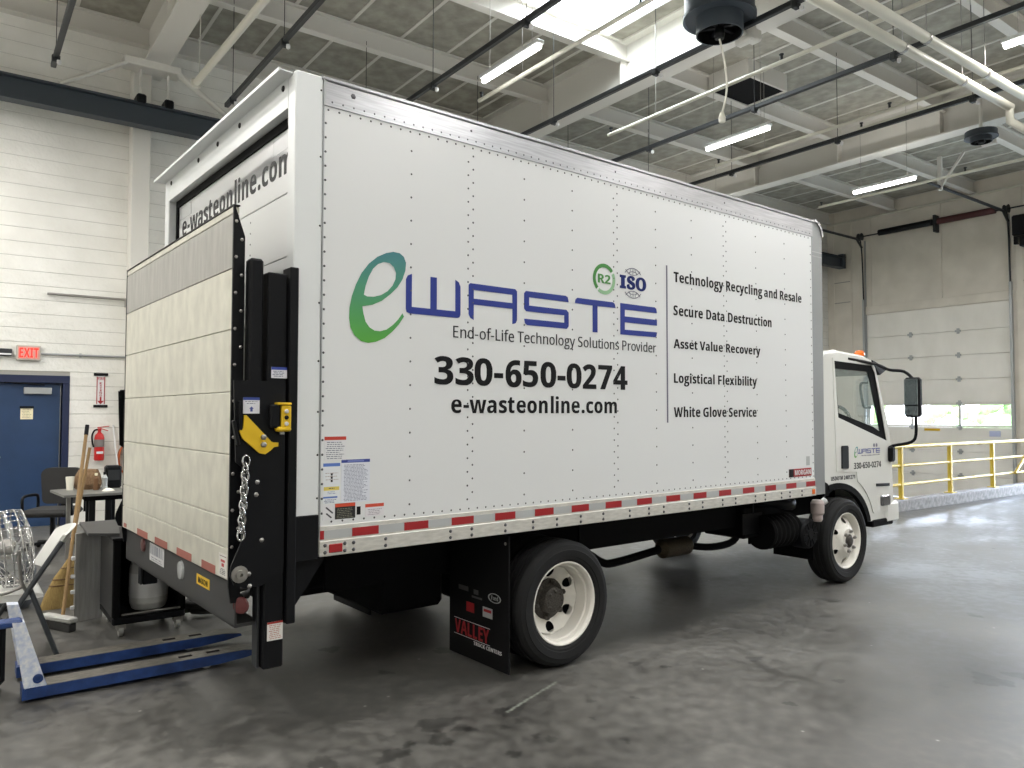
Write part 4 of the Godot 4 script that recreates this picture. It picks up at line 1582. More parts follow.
	for q in [[1.642, M.white_ink], [1.612, M.ink], [1.581, M.white_ink]]:
		S()
		lathe(Vector3(-0.199, q[0], 0.055), N, [[0.011, 0], [0.009, 0.008], [0, 0.009]], 10)
		obj("switch_button", q[1], g)
	S()
	bx(Vector3(-0.215, 1.535, 0.036), Vector3(0.022, 0.015, 0.02), 0.003)
	obj("cable_gland", M.galv, g)
	# chain
	for j in 11:
		var c := Vector3(-0.386 - 0.002 * j, 1.405 - j * 0.035, 0.03)
		S()
		var ring := []
		for a in 10:
			var th := TAU * a / 10
			var q := Vector3(0.017 * cos(th), 0.027 * sin(th), 0)
			if j % 2:
				q = Vector3(0.004 * cos(th), 0.027 * sin(th), 0.017 * cos(th))
			ring.append(c + q)
		tube(ring, 0.005, 5, false, true)
		obj("chain_link", M.chrome, g)
	S()
	lathe(Vector3(-0.405, 0.869, 0.012), N, [[0.04, 0], [0.04, 0.01], [0.022, 0.012], [0.022, 0.03], [0.008, 0.03], [0.006, 0.012], [0, 0.012]], 18)
	obj("pivot_pin", M.steel, g)
	S()
	for q in [[-0.36, 0.865], [-0.356, 0.807], [-0.33, 1.24], [-0.325, 1.30], [-0.30, 1.02]]:
		dome(Vector3(q[0], q[1], 0.016), N, 0.012, 0.7)
	rv = obj("bolts", M.steel, g)
	rv.set_meta("kind", "stuff")

func truck_chassis(t: Node3D) -> void:
	for z in [-0.80, -1.64]:
		S()
		bb(-0.05, 6.5, 0.56, 0.78, z - 0.03, z + 0.03, 0.004)
		obj("frame_rail", M.chassis, t)
		S()
		bb(0.0, 4.8, 0.78, 0.90, z - 0.05, z + 0.05)
		obj("body_sill", M.chassis, t)
	var x := 0.15
	while x < 4.8:
		S()
		bb(x - 0.03, x + 0.03, 0.90, 0.982, -2.40, -0.04)
		obj("cross_sill", M.chassis, t)
		x += 0.41
	for xx in [0.3, 1.1, 2.4, 3.4, 4.4, 5.1]:
		S()
		bb(xx - 0.04, xx + 0.04, 0.58, 0.76, -1.61, -0.83)
		obj("cross_member", M.chassis, t)
	# side skirt rail between the axles and behind the rear wheel
	S()
	bb(2.25, 4.35, 0.62, 0.90, -0.46, -0.44)
	bb(2.25, 4.35, 0.88, 0.90, -0.8, -0.40)
	obj("skirt_plate", M.chassis, t)
	S()
	bb(0.3, 1.15, 0.58, 0.90, -0.58, -0.56)
	bb(0.28, 0.55, 0.48, 0.62, -1.5, -0.95)
	obj("rear_plate", M.chassis, t)
	S()
	bb(0.70, 1.18, 0.36, 0.88, -1.55, -0.62, 0.03)
	obj("pump_box", M.chassis, t)
	# mud flap with its print
	for z in [-0.03, -2.41]:
		var d := 1.0 if z > -1 else -1.0
		S()
		bx(Vector3(1.256, 0.46, z - d * 0.308), Vector3(0.012, 0.84, 0.645), 0.003)
		var mf := obj("mud_flap", M.flap, t)
		S()
		dome(Vector3(1.25, 0.83, z - d * 0.02), Vector3.LEFT, 0.012)
		obj("flap_bolt", M.steel, mf)
		var o := Vector3(1.2495, 0, 0)
		var L := Vector3.LEFT
		if z > -1:
			text("flap_text", "VALLEY", [-0.592, -0.215, 0.180, 0.268], o, N, U, L, M.red_ink, mf)
			text("flap_text", "TRUCK CENTERS", [-0.38, -0.085, 0.140, 0.163], o, N, U, L, M.white_ink, mf)
			S()
			for q in [[-0.60, 0.172, -0.205, 0.172], [-0.60, 0.276, -0.205, 0.276]]:
				tube([Vector3(1.2495, q[1], q[0]), Vector3(1.2495, q[3], q[2])], 0.002, 4)
			obj("flap_line", M.white_ink, mf)
			S()
			var el := ring_poly(-0.158, 0.477, 0.056, 0.066, 0, TAU, 0.45, 20)
			prism(el, o, N, U, L, 0.0015)
			obj("flap_badge", M.grey_tape, mf)
			text("flap_text", "Ford", [-0.195, -0.12, 0.466, 0.49], o, N, U, L, M.grey_tape, mf, "Droid Serif", 400)
			S()
			bb(1.248, 1.25, 0.342, 0.405, -0.28, -0.18)
			obj("flap_badge", M.grey_tape, mf)
			S()
			bb(1.247, 1.249, 0.376, 0.394, -0.27, -0.19)
			obj("flap_badge_band", M.red_ink, mf)
			S()
			bb(1.248, 1.25, 0.342, 0.403, -0.46, -0.375)
			obj("flap_badge", M.red_ink, mf)
			for q in [[0.44, 0.452, -0.40, -0.29], [0.465, 0.495, -0.38, -0.33], [0.47, 0.50, -0.55, -0.44]]:
				S()
				bb(1.248, 1.25, q[0], q[1], q[2], q[3])
				obj("flap_badge", mat(Color(0.30, 0.30, 0.30), 0.6), mf)
	# axles, springs, drive line
	S()
	cyl(Vector3(1.71, 0.404, -2.2), Vector3(1.71, 0.404, -0.25), 0.06, 12)
	lathe(Vector3(1.71, 0.404, -1.38), N, [[0, 0], [0.1, 0.02], [0.19, 0.1], [0.19, 0.2], [0.1, 0.28], [0, 0.3]], 18)
	obj("rear_axle", M.chassis, t)
	S()
	cyl(Vector3(5.51, 0.36, -2.15), Vector3(5.51, 0.36, -0.3), 0.05, 10)
	obj("front_axle", M.chassis, t)
	S()
	cyl(Vector3(1.8, 0.45, -1.22), Vector3(4.6, 0.62, -1.22), 0.05, 10)
	obj("drive_shaft", M.chassis, t)
	for z in [-0.80, -1.64]:
		S()
		tube(smooth_path([Vector3(1.05, 0.62, z), Vector3(1.7, 0.50, z), Vector3(2.35, 0.62, z)], 5), 0.045, 6)
		obj("leaf_spring", M.chassis, t)
	var rust := tri_mat(noise_tex(41, 0.04, Color(0.22, 0.19, 0.15), Color(0.42, 0.37, 0.29)), Vector3(3, 3, 3), 0.6, 0.4, false)
	S()
	tube(smooth_path([Vector3(2.0, 0.62, -0.95), Vector3(2.72, 0.50, -0.95), Vector3(2.98, 0.38, -0.95), Vector3(3.15, 0.35, -0.95), Vector3(3.75, 0.40, -0.95), Vector3(3.85, 0.41, -0.95)], 4), 0.035, 10)
	obj("exhaust_pipe", M.chassis, t)
	S()
	tube(smooth_path([Vector3(4.1, 0.40, -0.95), Vector3(4.5, 0.34, -0.95), Vector3(4.85, 0.36, -0.95), Vector3(4.95, 0.5, -0.95), Vector3(4.95, 0.66, -0.95)], 4), 0.035, 10)
	obj("exhaust_pipe", M.chassis, t)
	S()
	lathe(Vector3(3.72, 0.40, -0.95), R, [[0.04, 0], [0.085, 0.05], [0.085, 0.40], [0.04, 0.46]], 18)
	obj("muffler", rust, t)
	S()
	bb(2.45, 3.55, 0.46, 0.84, -2.22, -1.78, 0.05)
	obj("fuel_tank", M.chassis, t)
	S()
	bb(0.25, 1.15, 0.42, 0.90, -2.36, -1.9, 0.02)
	obj("tool_box", M.chassis, t)
	S()
	bb(3.75, 4.7, 0.50, 0.86, -2.25, -1.8, 0.02)
	obj("tool_box", M.chassis, t)
	# boxes ahead of them: battery box, tank, air cleaner, bottle, front flap
	S()
	bb(4.18, 4.52, 0.52, 0.80, -0.80, -0.36, 0.015)
	obj("battery_box", M.black_rough, t)
	S()
	bb(4.15, 4.45, 0.56, 0.74, -0.36, -0.352)
	bb(4.30, 4.32, 0.74, 0.83, -0.37, -0.35)
	obj("battery_cover", M.black, t)
	S()
	var ribs := [[0, 0], [0.15, 0], [0.155, 0.03]]
	for k in 6:
		ribs.append([0.145, 0.06 + k * 0.07])
		ribs.append([0.155, 0.09 + k * 0.07])
	ribs.append([0.13, 0.50])
	ribs.append([0, 0.50])
	lathe(Vector3(4.40, 0.56, -0.34), R, ribs, 20)
	obj("air_cleaner", M.black_rough, t)
	S()
	lathe(Vector3(4.93, 0.52, -0.30), N, [[0, 0], [0.14, 0], [0.14, 0.12], [0.12, 0.14], [0.05, 0.14], [0.04, 0.15], [0, 0.15]], 20)
	for k in 12:
		var a := TAU * k / 12
		bx(Vector3(4.93 + 0.085 * cos(a), 0.52 + 0.085 * sin(a), -0.158), Vector3(0.06, 0.012, 0.012), 0.0, Basis(N, a))
	obj("tank_end", M.black, t)
	S()
	tube(smooth_path([Vector3(4.3, 0.84, -0.6), Vector3(4.5, 0.84, -0.3), Vector3(4.7, 0.80, -0.22), Vector3(4.9, 0.86, -0.4)], 4), 0.05, 10)
	obj("intake_hose", M.black, t)
	S()
	lathe(Vector3(5.02, 0.63, -0.14), U, [[0, 0], [0.035, 0.0], [0.045, 0.02], [0.045, 0.06], [0.06, 0.08], [0.062, 0.17], [0.045, 0.20], [0, 0.20]], 16)
	var bt := obj("coolant_bottle", mat(Color(0.70, 0.64, 0.62), 0.45), t)
	S()
	lathe(Vector3(5.07, 0.81, -0.11), Vector3(0.6, 0.6, 0.5), [[0.032, 0], [0.032, 0.03], [0, 0.04]], 12)
	obj("bottle_cap", M.white_ink, bt)
	S()
	bb(4.62, 5.06, 0.40, 0.55, -0.62, -0.60)
	bb(5.04, 5.06, 0.26, 0.62, -0.62, -0.2)
	obj("front_flap", M.black_rough, t)
	S()
	bb(4.5, 6.3, 0.56, 1.0, -1.55, -0.9)
	obj("engine", M.chassis, t)

func truck_cab(t: Node3D) -> void:
	var arch := ellipse(5.515, 0.42, 0.665, 0.53, deg_to_rad(11), deg_to_rad(105.5), 16)
	var up := [[5.29, 2.19], [5.325, 2.245], [5.6, 2.268], [6.1, 2.245], [6.29, 2.205], [6.375, 2.14]]
	var front := [[6.56, 1.74], [6.675, 1.43], [6.715, 1.15], [6.74, 0.62], [6.73, 0.52]]
	var outer := [[5.29, 1.0]] + up + front + arch
	var skin := [[5.29, 1.0], [5.29, 2.16], [5.33, 2.215], [5.6, 2.235], [6.1, 2.212], [6.27, 2.175], [6.345, 2.115], [6.525, 1.72], [6.64, 1.42], [6.68, 1.15], [6.70, 0.62], [6.69, 0.52]] + arch
	var hole := pv([[5.495, 2.155], [6.25, 2.135], [6.32, 2.06], [6.555, 1.345], [5.555, 1.595]])
	var cab := part(t, "cab")
	# side skins
	for z in [-0.22, -2.22]:
		S()
		holed(pv(skin), hole, Vector3(0, 0, z + (-0.02 if z > -1 else 0.0)), R, U, N, 0.02)
		obj("side_skin", M.cab, cab)
	# wrap-round: rounded edge, roof, front, back
	S()
	var zs := [-0.22, -0.235, -0.27, -2.17, -2.205, -2.22]
	var f := [0.0, 0.6, 1.0, 1.0, 0.6, 0.0]
	for k in 11:
		var windscreen := k >= 6 and k <= 7
		for j in 5:
			if windscreen and j == 2:
				continue
			var P := func(i: int, q: int) -> Vector3:
				var a: Array = skin[i]
				var b: Array = outer[i]
				return Vector3(lerpf(a[0], b[0], f[q]), lerpf(a[1], b[1], f[q]), zs[q])
			grp = 3 + j
			Q4(P.call(k, j), P.call(k + 1, j), P.call(k + 1, j + 1), P.call(k, j + 1), grp if k < 5 else -1)
	# cowl under the glass, pillars either side of it, floor
	var lo := Vector3(6.675, 1.43, 0)
	bb(6.60, 6.68, 1.36, 1.44, -2.17, -0.27)
	bb(5.30, 6.70, 0.97, 1.02, -2.18, -0.26)
	obj("shell", M.cab, cab)
	S()
	Q4(Vector3(6.37, 2.13, -0.30), Vector3(6.665, 1.44, -0.30), Vector3(6.665, 1.44, -2.14), Vector3(6.37, 2.13, -2.14))
	obj("windshield", M.glass, cab)
	S()
	bb(5.30, 5.33, 1.0, 2.2, -2.18, -0.26)
	obj("inner_back", M.seat, cab)
	S()
	bb(6.30, 6.60, 1.02, 1.34, -2.16, -0.28, 0.04)
	obj("dashboard", M.black_rough, cab)
	for z in [-0.70, -1.25, -1.78]:
		S()
		bx(Vector3(5.62, 1.14, z), Vector3(0.48, 0.16, 0.46), 0.05)
		bx(Vector3(5.42, 1.45, z), Vector3(0.14, 0.55, 0.46), 0.05)
		obj("seat", M.seat, cab)
	S()
	var ring := []
	for k in 20:
		var a := TAU * k / 20
		ring.append(Vector3(5.78, 1.52, -0.36) + Vector3(0.19 * cos(a), 0.19 * sin(a), 0.06 * cos(a)))
	tube(ring, 0.018, 6, false, true)
	tube([Vector3(5.80, 1.27, -0.42), Vector3(6.4, 1.2, -0.5)], 0.025, 8)
	obj("steering_wheel", M.black_rough, cab)
	S()
	tube(smooth_path([Vector3(6.33, 1.96, -0.30), Vector3(6.27, 1.955, -0.33), Vector3(6.26, 1.90, -0.34), Vector3(6.30, 1.75, -0.34), Vector3(6.33, 1.70, -0.33), Vector3(6.40, 1.70, -0.30)], 3), 0.014, 6)
	obj("grab_handle", M.black_rough, cab)
	# doors
	for side in 2:
		var z := -0.22 if side == 0 else -2.22
		var d := 1.0 if side == 0 else -1.0
		var Nn := N * d
		var o := Vector3(0, 0, z)
		var darch := ellipse(5.515, 0.42, 0.75, 0.63, deg_to_rad(18), deg_to_rad(57), 8)
		darch.append([5.90, 1.045])
		var dp := pv([[5.515, 1.065], [5.47, 2.185], [6.26, 2.155], [6.32, 2.095], [6.575, 1.50], [6.645, 1.30], [6.66, 0.60], [6.24, 0.60]] + darch)
		S()
		holed(dp, hole, o, R, U, Nn, 0.009)
		var door := obj("cab_door", M.cab, t)
		var glass := pv([[5.51, 2.08], [6.17, 2.07], [6.225, 1.98], [6.43, 1.44], [6.26, 1.50], [5.572, 1.64]])
		S()
		holed(hole, glass, o - Nn * 0.012, R, U, Nn, 0.015)
		obj("window_trim", M.black_rough, door)
		S()
		prism(glass, o - Nn * 0.008, R, U, Nn, 0.004)
		obj("window_pane", M.glass, door)
		S()
		prism(pv([[5.60, 1.09], [5.715, 1.085], [5.725, 1.10], [5.725, 1.30], [5.71, 1.315], [5.61, 1.315], [5.598, 1.30]]), o + Nn * 0.009, R, U, Nn, 0.012)
		obj("handle", M.black, door)
		S()
		prism(pv([[6.30, 0.875], [6.59, 0.865], [6.59, 0.895], [6.30, 0.905]]), o + Nn * 0.009, R, U, Nn, 0.006)
		obj("badge", M.ink, door)
		if side == 0:
			logo(door, Vector3(5.815, 0.74, z + 0.009), 0.222)
			text("lettering", "330-650-0274", [5.845, 6.415, 1.072, 1.137], Vector3(0, 0, z + 0.009), R, U, N, M.ink, door)
			text("lettering", "End-of-Life Technology Solutions Provider", [6.0, 6.39, 1.196, 1.212], Vector3(0, 0, z + 0.009), R, U, N, M.grey_ink, door, "Droid Sans", 400)
			text("lettering", "USDOT# 2401271", [5.415, 5.88, 0.978, 1.018], Vector3(0, 0, z + 0.001), R, U, N, M.ink_soft, cab)
			S()
			for k in 2:
				lathe(Vector3(6.27 + k * 0.055, 1.305, z + 0.009), N, [[0.02, 0], [0.02, 0.001], [0, 0.002]], 10)
			obj("badge_dot", M.grey_ink, door)
		# black arch trim, lamp, step
		S()
		prism(ring_poly(5.515, 0.42, 0.595, 0.668, deg_to_rad(12), deg_to_rad(105), 0.797, 18), o - Nn * 0.03, R, U, Nn, 0.045)
		prism(pv([[5.27, 0.98], [5.27, 0.84], [5.36, 0.84], [5.36, 0.935], [5.33, 0.96]]), o - Nn * 0.03, R, U, Nn, 0.04)
		obj("arch_trim", M.black_rough, t)
		S()
		bb(6.39, 6.57, 0.665, 0.775, z - 0.01, z + d * 0.035, 0.012)
		obj("corner_lamp", mat(Color(0.42, 0.42, 0.43), 0.2, 0.7), t)
		S()
		bb(6.22, 6.66, 0.455, 0.53, z - d * 0.12, z + d * 0.012, 0.01)
		obj("step", M.black_rough, t)
		# mirror on its two arms
		var mz := 0.035 if side == 0 else -2.475
		S()
		bx(Vector3(6.63, 1.805, mz), Vector3(0.09, 0.42, 0.165), 0.025)
		var mi := obj("mirror", M.black, t)
		S()
		bx(Vector3(6.583, 1.86, mz), Vector3(0.006, 0.27, 0.135), 0.003)
		bx(Vector3(6.583, 1.665, mz), Vector3(0.006, 0.10, 0.135), 0.003)
		obj("mirror_glass", M.mirror, mi)
		S()
		tube(smooth_path([Vector3(5.78, 2.19, z - d * 0.01), Vector3(6.3, 2.15, z + d * 0.03), Vector3(6.52, 2.10, z + d * 0.06), Vector3(6.62, 2.08, z + d * 0.17), Vector3(6.635, 2.0, mz)], 4), 0.016, 8)
		obj("mirror_arm", M.black, mi)
		S()
		tube(smooth_path([Vector3(6.635, 1.62, mz + d * 0.02), Vector3(6.635, 1.42, mz + d * 0.02), Vector3(6.63, 1.335, mz - d * 0.03), Vector3(6.62, 1.29, z + d * 0.04), Vector3(6.60, 1.25, z + d * 0.01)], 4), 0.016, 8)
		obj("mirror_arm", M.black, mi)
		S()
		bx(Vector3(6.605, 1.205, z + d * 0.03), Vector3(0.09, 0.17, 0.06), 0.02)
		obj("mirror_bracket", M.black, mi)
	# visor over the windshield, grille, bumper, roof lamp
	S()
	prism(pv([[6.30, 2.195], [6.58, 2.13], [6.585, 2.10], [6.46, 2.045], [6.43, 2.07], [6.37, 2.12]]), Vector3(0, 0, -2.21), R, U, N, 1.985)
	obj("sun_visor", M.black, t)
	S()
	bb(6.50, 6.80, 0.47, 0.70, -2.24, -0.20, 0.03)
	obj("bumper", M.cab, t)
	S()
	bb(6.70, 6.745, 0.86, 1.0, -1.9, -0.54, 0.01)
	obj("grille", M.black, t)
	for z in [-0.42, -2.02]:
		S()
		bb(6.68, 6.76, 0.74, 0.90, z - 0.16, z + 0.16, 0.02)
		obj("headlamp", M.lens_clear, t)
	for z in [-0.30, -1.22, -2.14]:
		S()
		lathe(Vector3(6.17, 2.238, z), U, [[0.05, 0], [0.05, 0.03], [0.035, 0.055], [0, 0.06]], 14)
		obj("roof_marker", M.amber, t)


# ------------------------------------------------------------------ things on the left
func build_left_things() -> void:
	pallet_jack()
	folding_chair(Vector3(-1.0, 0, -2.49), "white plastic folding chair with grey legs holding the wire fan")
	folding_chair(Vector3(-1.72, 0, -4.35), "white folding chair cut off by the picture's left edge behind the fan")
	floor_fan()
	brooms()
	cart()
	desk()
	wall_things()

func pallet_jack() -> void:
	var t := thing("pallet_jack", "scuffed blue pallet jack with two forks lying on the floor", "pallet jack", Vector3(-1.15, 0, -1.68))
	for zc in [0.225, -0.23]:
		var z0: float = zc - 0.075
		# side flanges of the fork, tapered towards the tip
		S()
		for z in [z0, z0 + 0.146]:
			prism(pv([[0.0, 0.022], [0.0, 0.083], [1.20, 0.083], [1.32, 0.066], [1.33, 0.052], [1.22, 0.035], [1.05, 0.022]]), Vector3(0, 0, z), R, U, N, 0.006)
		prism(pv([[-0.02, 0.02], [-0.02, 0.085], [0.10, 0.085], [0.10, 0.02]]), Vector3(0, 0, z0), R, U, N, 0.15)
		var f := obj("fork", M.jack_blue, t)
		S()
		prism(pv([[0.10, 0.080], [0.10, 0.0855], [1.20, 0.0855], [1.32, 0.069], [1.32, 0.063], [1.20, 0.080]]), Vector3(0, 0, z0 + 0.003), R, U, N, 0.146)
		obj("fork_top", M.jack_worn, f)
		for xx in [0.86, 1.03]:
			S()
			bx(Vector3(xx, 0.086, zc), Vector3(0.08, 0.003, 0.035), 0.0)
			obj("slot", M.black_rough, f)
		S()
		cyl(Vector3(0.98, 0.034, zc - 0.05), Vector3(0.98, 0.034, zc + 0.05), 0.034, 14)
		obj("load_roller", M.tank, f)
	# toggle frame: two leaning side plates and a cross head
	var worn := tri_mat(noise_tex(42, 0.03, Color(0.72, 0.77, 0.88), Color(0.97, 0.97, 0.97), 512, 6), Vector3(1.6, 1.6, 1.6), 0.4)
	for z in [0.215, -0.285]:
		S()
		prism(pv([[-0.01, 0.08], [0.10, 0.08], [-0.015, 0.455], [-0.075, 0.46]]), Vector3(0, 0, z), R, U, N, 0.085)
		obj("upright", worn, t)
	for z in [0.257]:
		S()
		bx(Vector3(-0.16, 0.452, z), Vector3(0.27, 0.04, 0.085), 0.01)
		obj("top_bar", M.jack_blue, t)
	S()
	bx(Vector3(-0.27, 0.44, 0.007), Vector3(0.06, 0.05, 0.44), 0.01)
	obj("cross_head", M.jack_blue, t)
	S()
	lathe(Vector3(0.055, 0.13, 0.30), N, [[0.026, 0], [0.026, 0.006], [0.014, 0.008], [0.014, 0.002], [0, 0.002]], 16)
	obj("pivot", M.jack_blue, t)
	S()
	bx(Vector3(-0.16, 0.24, 0.0), Vector3(0.14, 0.36, 0.16), 0.02)
	cyl(Vector3(-0.17, 0.3, 0), Vector3(-0.17, 0.52, 0), 0.05, 14)
	obj("pump", M.black, t)
	for z in [0.09, -0.09]:
		S()
		cyl(Vector3(-0.20, 0.085, z - 0.03), Vector3(-0.20, 0.085, z + 0.03), 0.085, 20)
		obj("steer_wheel", M.black_rough, t)
	S()
	tube(smooth_path([Vector3(-0.2, 0.3, 0), Vector3(-0.36, 0.7, 0), Vector3(-0.52, 1.12, 0)], 3), 0.02, 8)
	var ring := []
	for k in 16:
		var a := TAU * k / 16
		ring.append(Vector3(-0.55 - 0.03 * sin(a), 1.2 + 0.09 * sin(a), 0.12 * cos(a)))
	tube(ring, 0.014, 6, false, true)
	obj("handle", M.jack_blue, t)

func folding_chair(at: Vector3, label: String) -> void:
	# faces -x; near frame at +z
	var t := thing("folding_chair", label, "chair", at, 0.0, "white folding chairs")
	for z in [0.222, -0.222]:
		S()
		tube(smooth_path([Vector3(-0.37, 0.0, z), Vector3(-0.20, 0.27, z), Vector3(-0.02, 0.57, z), Vector3(0.10, 0.76, z)], 3), 0.017, 8)
		obj("front_leg", M.chair_grey, t)
		S()
		tube([Vector3(0.085, 0.0, z * 0.9), Vector3(-0.08, 0.47, z * 0.9)], 0.016, 8)
		obj("rear_leg", M.chair_grey, t)
	S()
	tube([Vector3(0.06, 0.07, -0.17), Vector3(0.06, 0.07, 0.17)], 0.009, 6)
	tube([Vector3(-0.30, 0.10, -0.18), Vector3(-0.30, 0.10, 0.18)], 0.009, 6)
	obj("stretcher", M.chair_grey, t)
	S()
	prism(pv([[-0.40, 0.405], [-0.40, 0.425], [-0.36, 0.44], [-0.04, 0.43], [0.0, 0.42], [0.0, 0.40], [-0.1, 0.39], [-0.3, 0.39]]), Vector3(0, 0, -0.20), R, U, N, 0.40)
	obj("seat", M.chair_white, t)
	S()
	# curved back shell
	grp += 1
	var n := 8
	for k in n:
		for j in 6:
			var P := func(a: int, b: int, th: float) -> Vector3:
				var u := a / float(n) * 2.0 - 1.0
				var v := b / 6.0
				var yy := lerpf(0.56, 0.85 - 0.05 * u * u, v)
				return Vector3(-0.03 + (yy - 0.56) * 0.60 + 0.05 * (1 - u * u) + th, yy, u * 0.205)
			Q4(P.call(k, j, -0.012), P.call(k, j + 1, -0.012), P.call(k + 1, j + 1, -0.012), P.call(k + 1, j, -0.012), grp)
			Q4(P.call(k, j, 0.012), P.call(k + 1, j, 0.012), P.call(k + 1, j + 1, 0.012), P.call(k, j + 1, 0.012), grp + 1)
			if j == 5:
				Q4(P.call(k, 6, -0.012), P.call(k, 6, 0.012), P.call(k + 1, 6, 0.012), P.call(k + 1, 6, -0.012))
			if k == 0 or k == n - 1:
				var e := 0 if k == 0 else n
				Q4(P.call(e, j, -0.012), P.call(e, j, 0.012), P.call(e, j + 1, 0.012), P.call(e, j + 1, -0.012))
	obj("backrest", M.chair_white, t)

func floor_fan() -> void:
	var t := thing("cage_fan", "round wire cage fan standing on the white folding chair", "fan", Vector3(-1.17, 0.435, -2.5), 0.08)
	var C := Vector3(0, 0.275, 0)
	var A := Basis(N, 0.12)
	for q in [[0.25, 0.075], [0.26, 0.03], [0.26, -0.03], [0.25, -0.075], [0.17, 0.10], [0.17, -0.10], [0.09, 0.11], [0.09, -0.11]]:
		S()
		var ring := []
		for k in 24:
			var a := TAU * k / 24
			ring.append(C + A * Vector3(q[1], q[0] * sin(a), q[0] * cos(a)))
		tube(ring, 0.005 if q[0] > 0.24 else 0.0035, 5, false, true)
		obj("cage_ring", M.chrome, t)
	S()
	for k in 28:
		var a := TAU * k / 28
		var d := Vector3(0, sin(a), cos(a))
		tube([C + A * (Vector3(0.11, 0, 0) + d * 0.05), C + A * (Vector3(0.10, 0, 0) + d * 0.17), C + A * (Vector3(0.075, 0, 0) + d * 0.25), C + A * (Vector3(0, 0, 0) + d * 0.263), C + A * (Vector3(-0.075, 0, 0) + d * 0.25), C + A * (Vector3(-0.10, 0, 0) + d * 0.17), C + A * (Vector3(-0.11, 0, 0) + d * 0.05)], 0.0028, 4, false)
	var cw := obj("cage_wires", M.chrome, t)
	cw.set_meta("kind", "stuff")
	for k in 3:
		S()
		var a := TAU * k / 3
		var d := Vector3(0, sin(a), cos(a))
		var e := Vector3(0, cos(a), -sin(a))
		Q4(C + A * (d * 0.04 + e * 0.03 + R * 0.02), C + A * (d * 0.22 + e * 0.10 + R * 0.035), C + A * (d * 0.23 - e * 0.06 - R * 0.03), C + A * (d * 0.04 - e * 0.03 - R * 0.02))
		Q4(C + A * (d * 0.04 + e * 0.03 + R * 0.024), C + A * (d * 0.04 - e * 0.03 - R * 0.016), C + A * (d * 0.23 - e * 0.06 - R * 0.026), C + A * (d * 0.22 + e * 0.10 + R * 0.039))
		obj("blade", M.galv, t)
	S()
	lathe(C - A * R * 0.10, A * R, [[0, 0], [0.06, 0.01], [0.07, 0.06], [0.07, 0.10], [0.04, 0.12], [0, 0.14]], 16)
	obj("motor", M.steel, t)
	S()
	tube(smooth_path([C + Vector3(0, 0.02, 0.27), Vector3(0.02, 0.10, 0.24), Vector3(0.06, 0.012, 0.2), Vector3(0.10, 0.012, 0), Vector3(0.06, 0.012, -0.2), Vector3(0.02, 0.10, -0.24), C + Vector3(0, 0.02, -0.27)], 4), 0.011, 8)
	tube(smooth_path([Vector3(0.03, 0.05, 0.225), Vector3(-0.08, 0.012, 0.2), Vector3(-0.13, 0.012, 0), Vector3(-0.08, 0.012, -0.2), Vector3(0.03, 0.05, -0.225)], 4), 0.011, 8)
	obj("stand", M.steel, t)

func brooms() -> void:
	var t := thing("push_broom", "long wooden push broom leaning with its dark ferrule uppermost", "broom", Vector3(-0.815, 0, -2.98))
	S()
	var top := Vector3(0.205, 1.50, -0.55)
	tube([Vector3(0, 0.06, 0), top], 0.014, 10)
	obj("handle", M.wood, t)
	S()
	tube([top * 0.965, top * 1.02], 0.016, 10)
	obj("ferrule", M.ink, t)
	S()
	bx(Vector3(-0.02, 0.085, 0), Vector3(0.07, 0.04, 0.34), 0.01, Basis(U, 0.5))
	obj("head", M.tank, t)
	S()
	bx(Vector3(-0.02, 0.033, 0), Vector3(0.06, 0.066, 0.32), 0.008, Basis(U, 0.5))
	obj("bristles", M.fabric, t)
	t = thing("corn_broom", "straw corn broom with a pale wooden handle behind the folding chair", "broom", Vector3(-0.745, 0, -3.72))
	S()
	tube([Vector3(0.05, 0.36, -0.03), Vector3(0.20, 1.33, -0.12)], 0.013, 10)
	obj("handle", M.wood, t)
	S()
	var rows := [[0.40, 0.022, 0.02], [0.34, 0.05, 0.03], [0.26, 0.095, 0.04], [0.12, 0.14, 0.045], [0.0, 0.165, 0.04]]
	grp += 1
	for k in rows.size() - 1:
		for j in 16:
			var P := func(q: Array, i: int) -> Vector3:
				var a := TAU * i / 16
				return Vector3(q[0] * 0.14 + q[1] * cos(a), q[0], q[2] * sin(a))
			Q4(P.call(rows[k], j), P.call(rows[k], j + 1), P.call(rows[k + 1], j + 1), P.call(rows[k + 1], j), grp)
	for j in 16:
		var a := TAU * j / 16
		var b := TAU * (j + 1) / 16
		T3(Vector3(0, 0, 0), Vector3(0.165 * cos(a), 0, 0.04 * sin(a)), Vector3(0.165 * cos(b), 0, 0.04 * sin(b)))
	obj("straw", M.straw, t)
	for q in [[0.33, 0.058, 0.034], [0.24, 0.104, 0.043], [0.19, 0.121, 0.045]]:
		S()
		var ring := []
		for j in 16:
			var a := TAU * j / 16
			ring.append(Vector3(q[0] * 0.14 + q[1] * cos(a), q[0], q[2] * sin(a)))
		tube(ring, 0.004, 5, false, true)
		obj("stitching", M.brown, t)
	t = thing("dust_bin", "rounded grey bin standing behind the white folding chair", "bin", Vector3(-1.08, 0, -3.95))
	S()
	lathe(Vector3.ZERO, U, [[0, 0], [0.12, 0], [0.15, 0.05], [0.17, 0.30], [0.15, 0.40], [0.08, 0.45], [0, 0.46]], 20, true)
	obj("body", M.chair_grey, t)
	S()
	tube([Vector3(0.0, 0.44, 0), Vector3(0.0, 0.52, 0.0)], 0.02, 8)
	obj("knob", M.black, t)

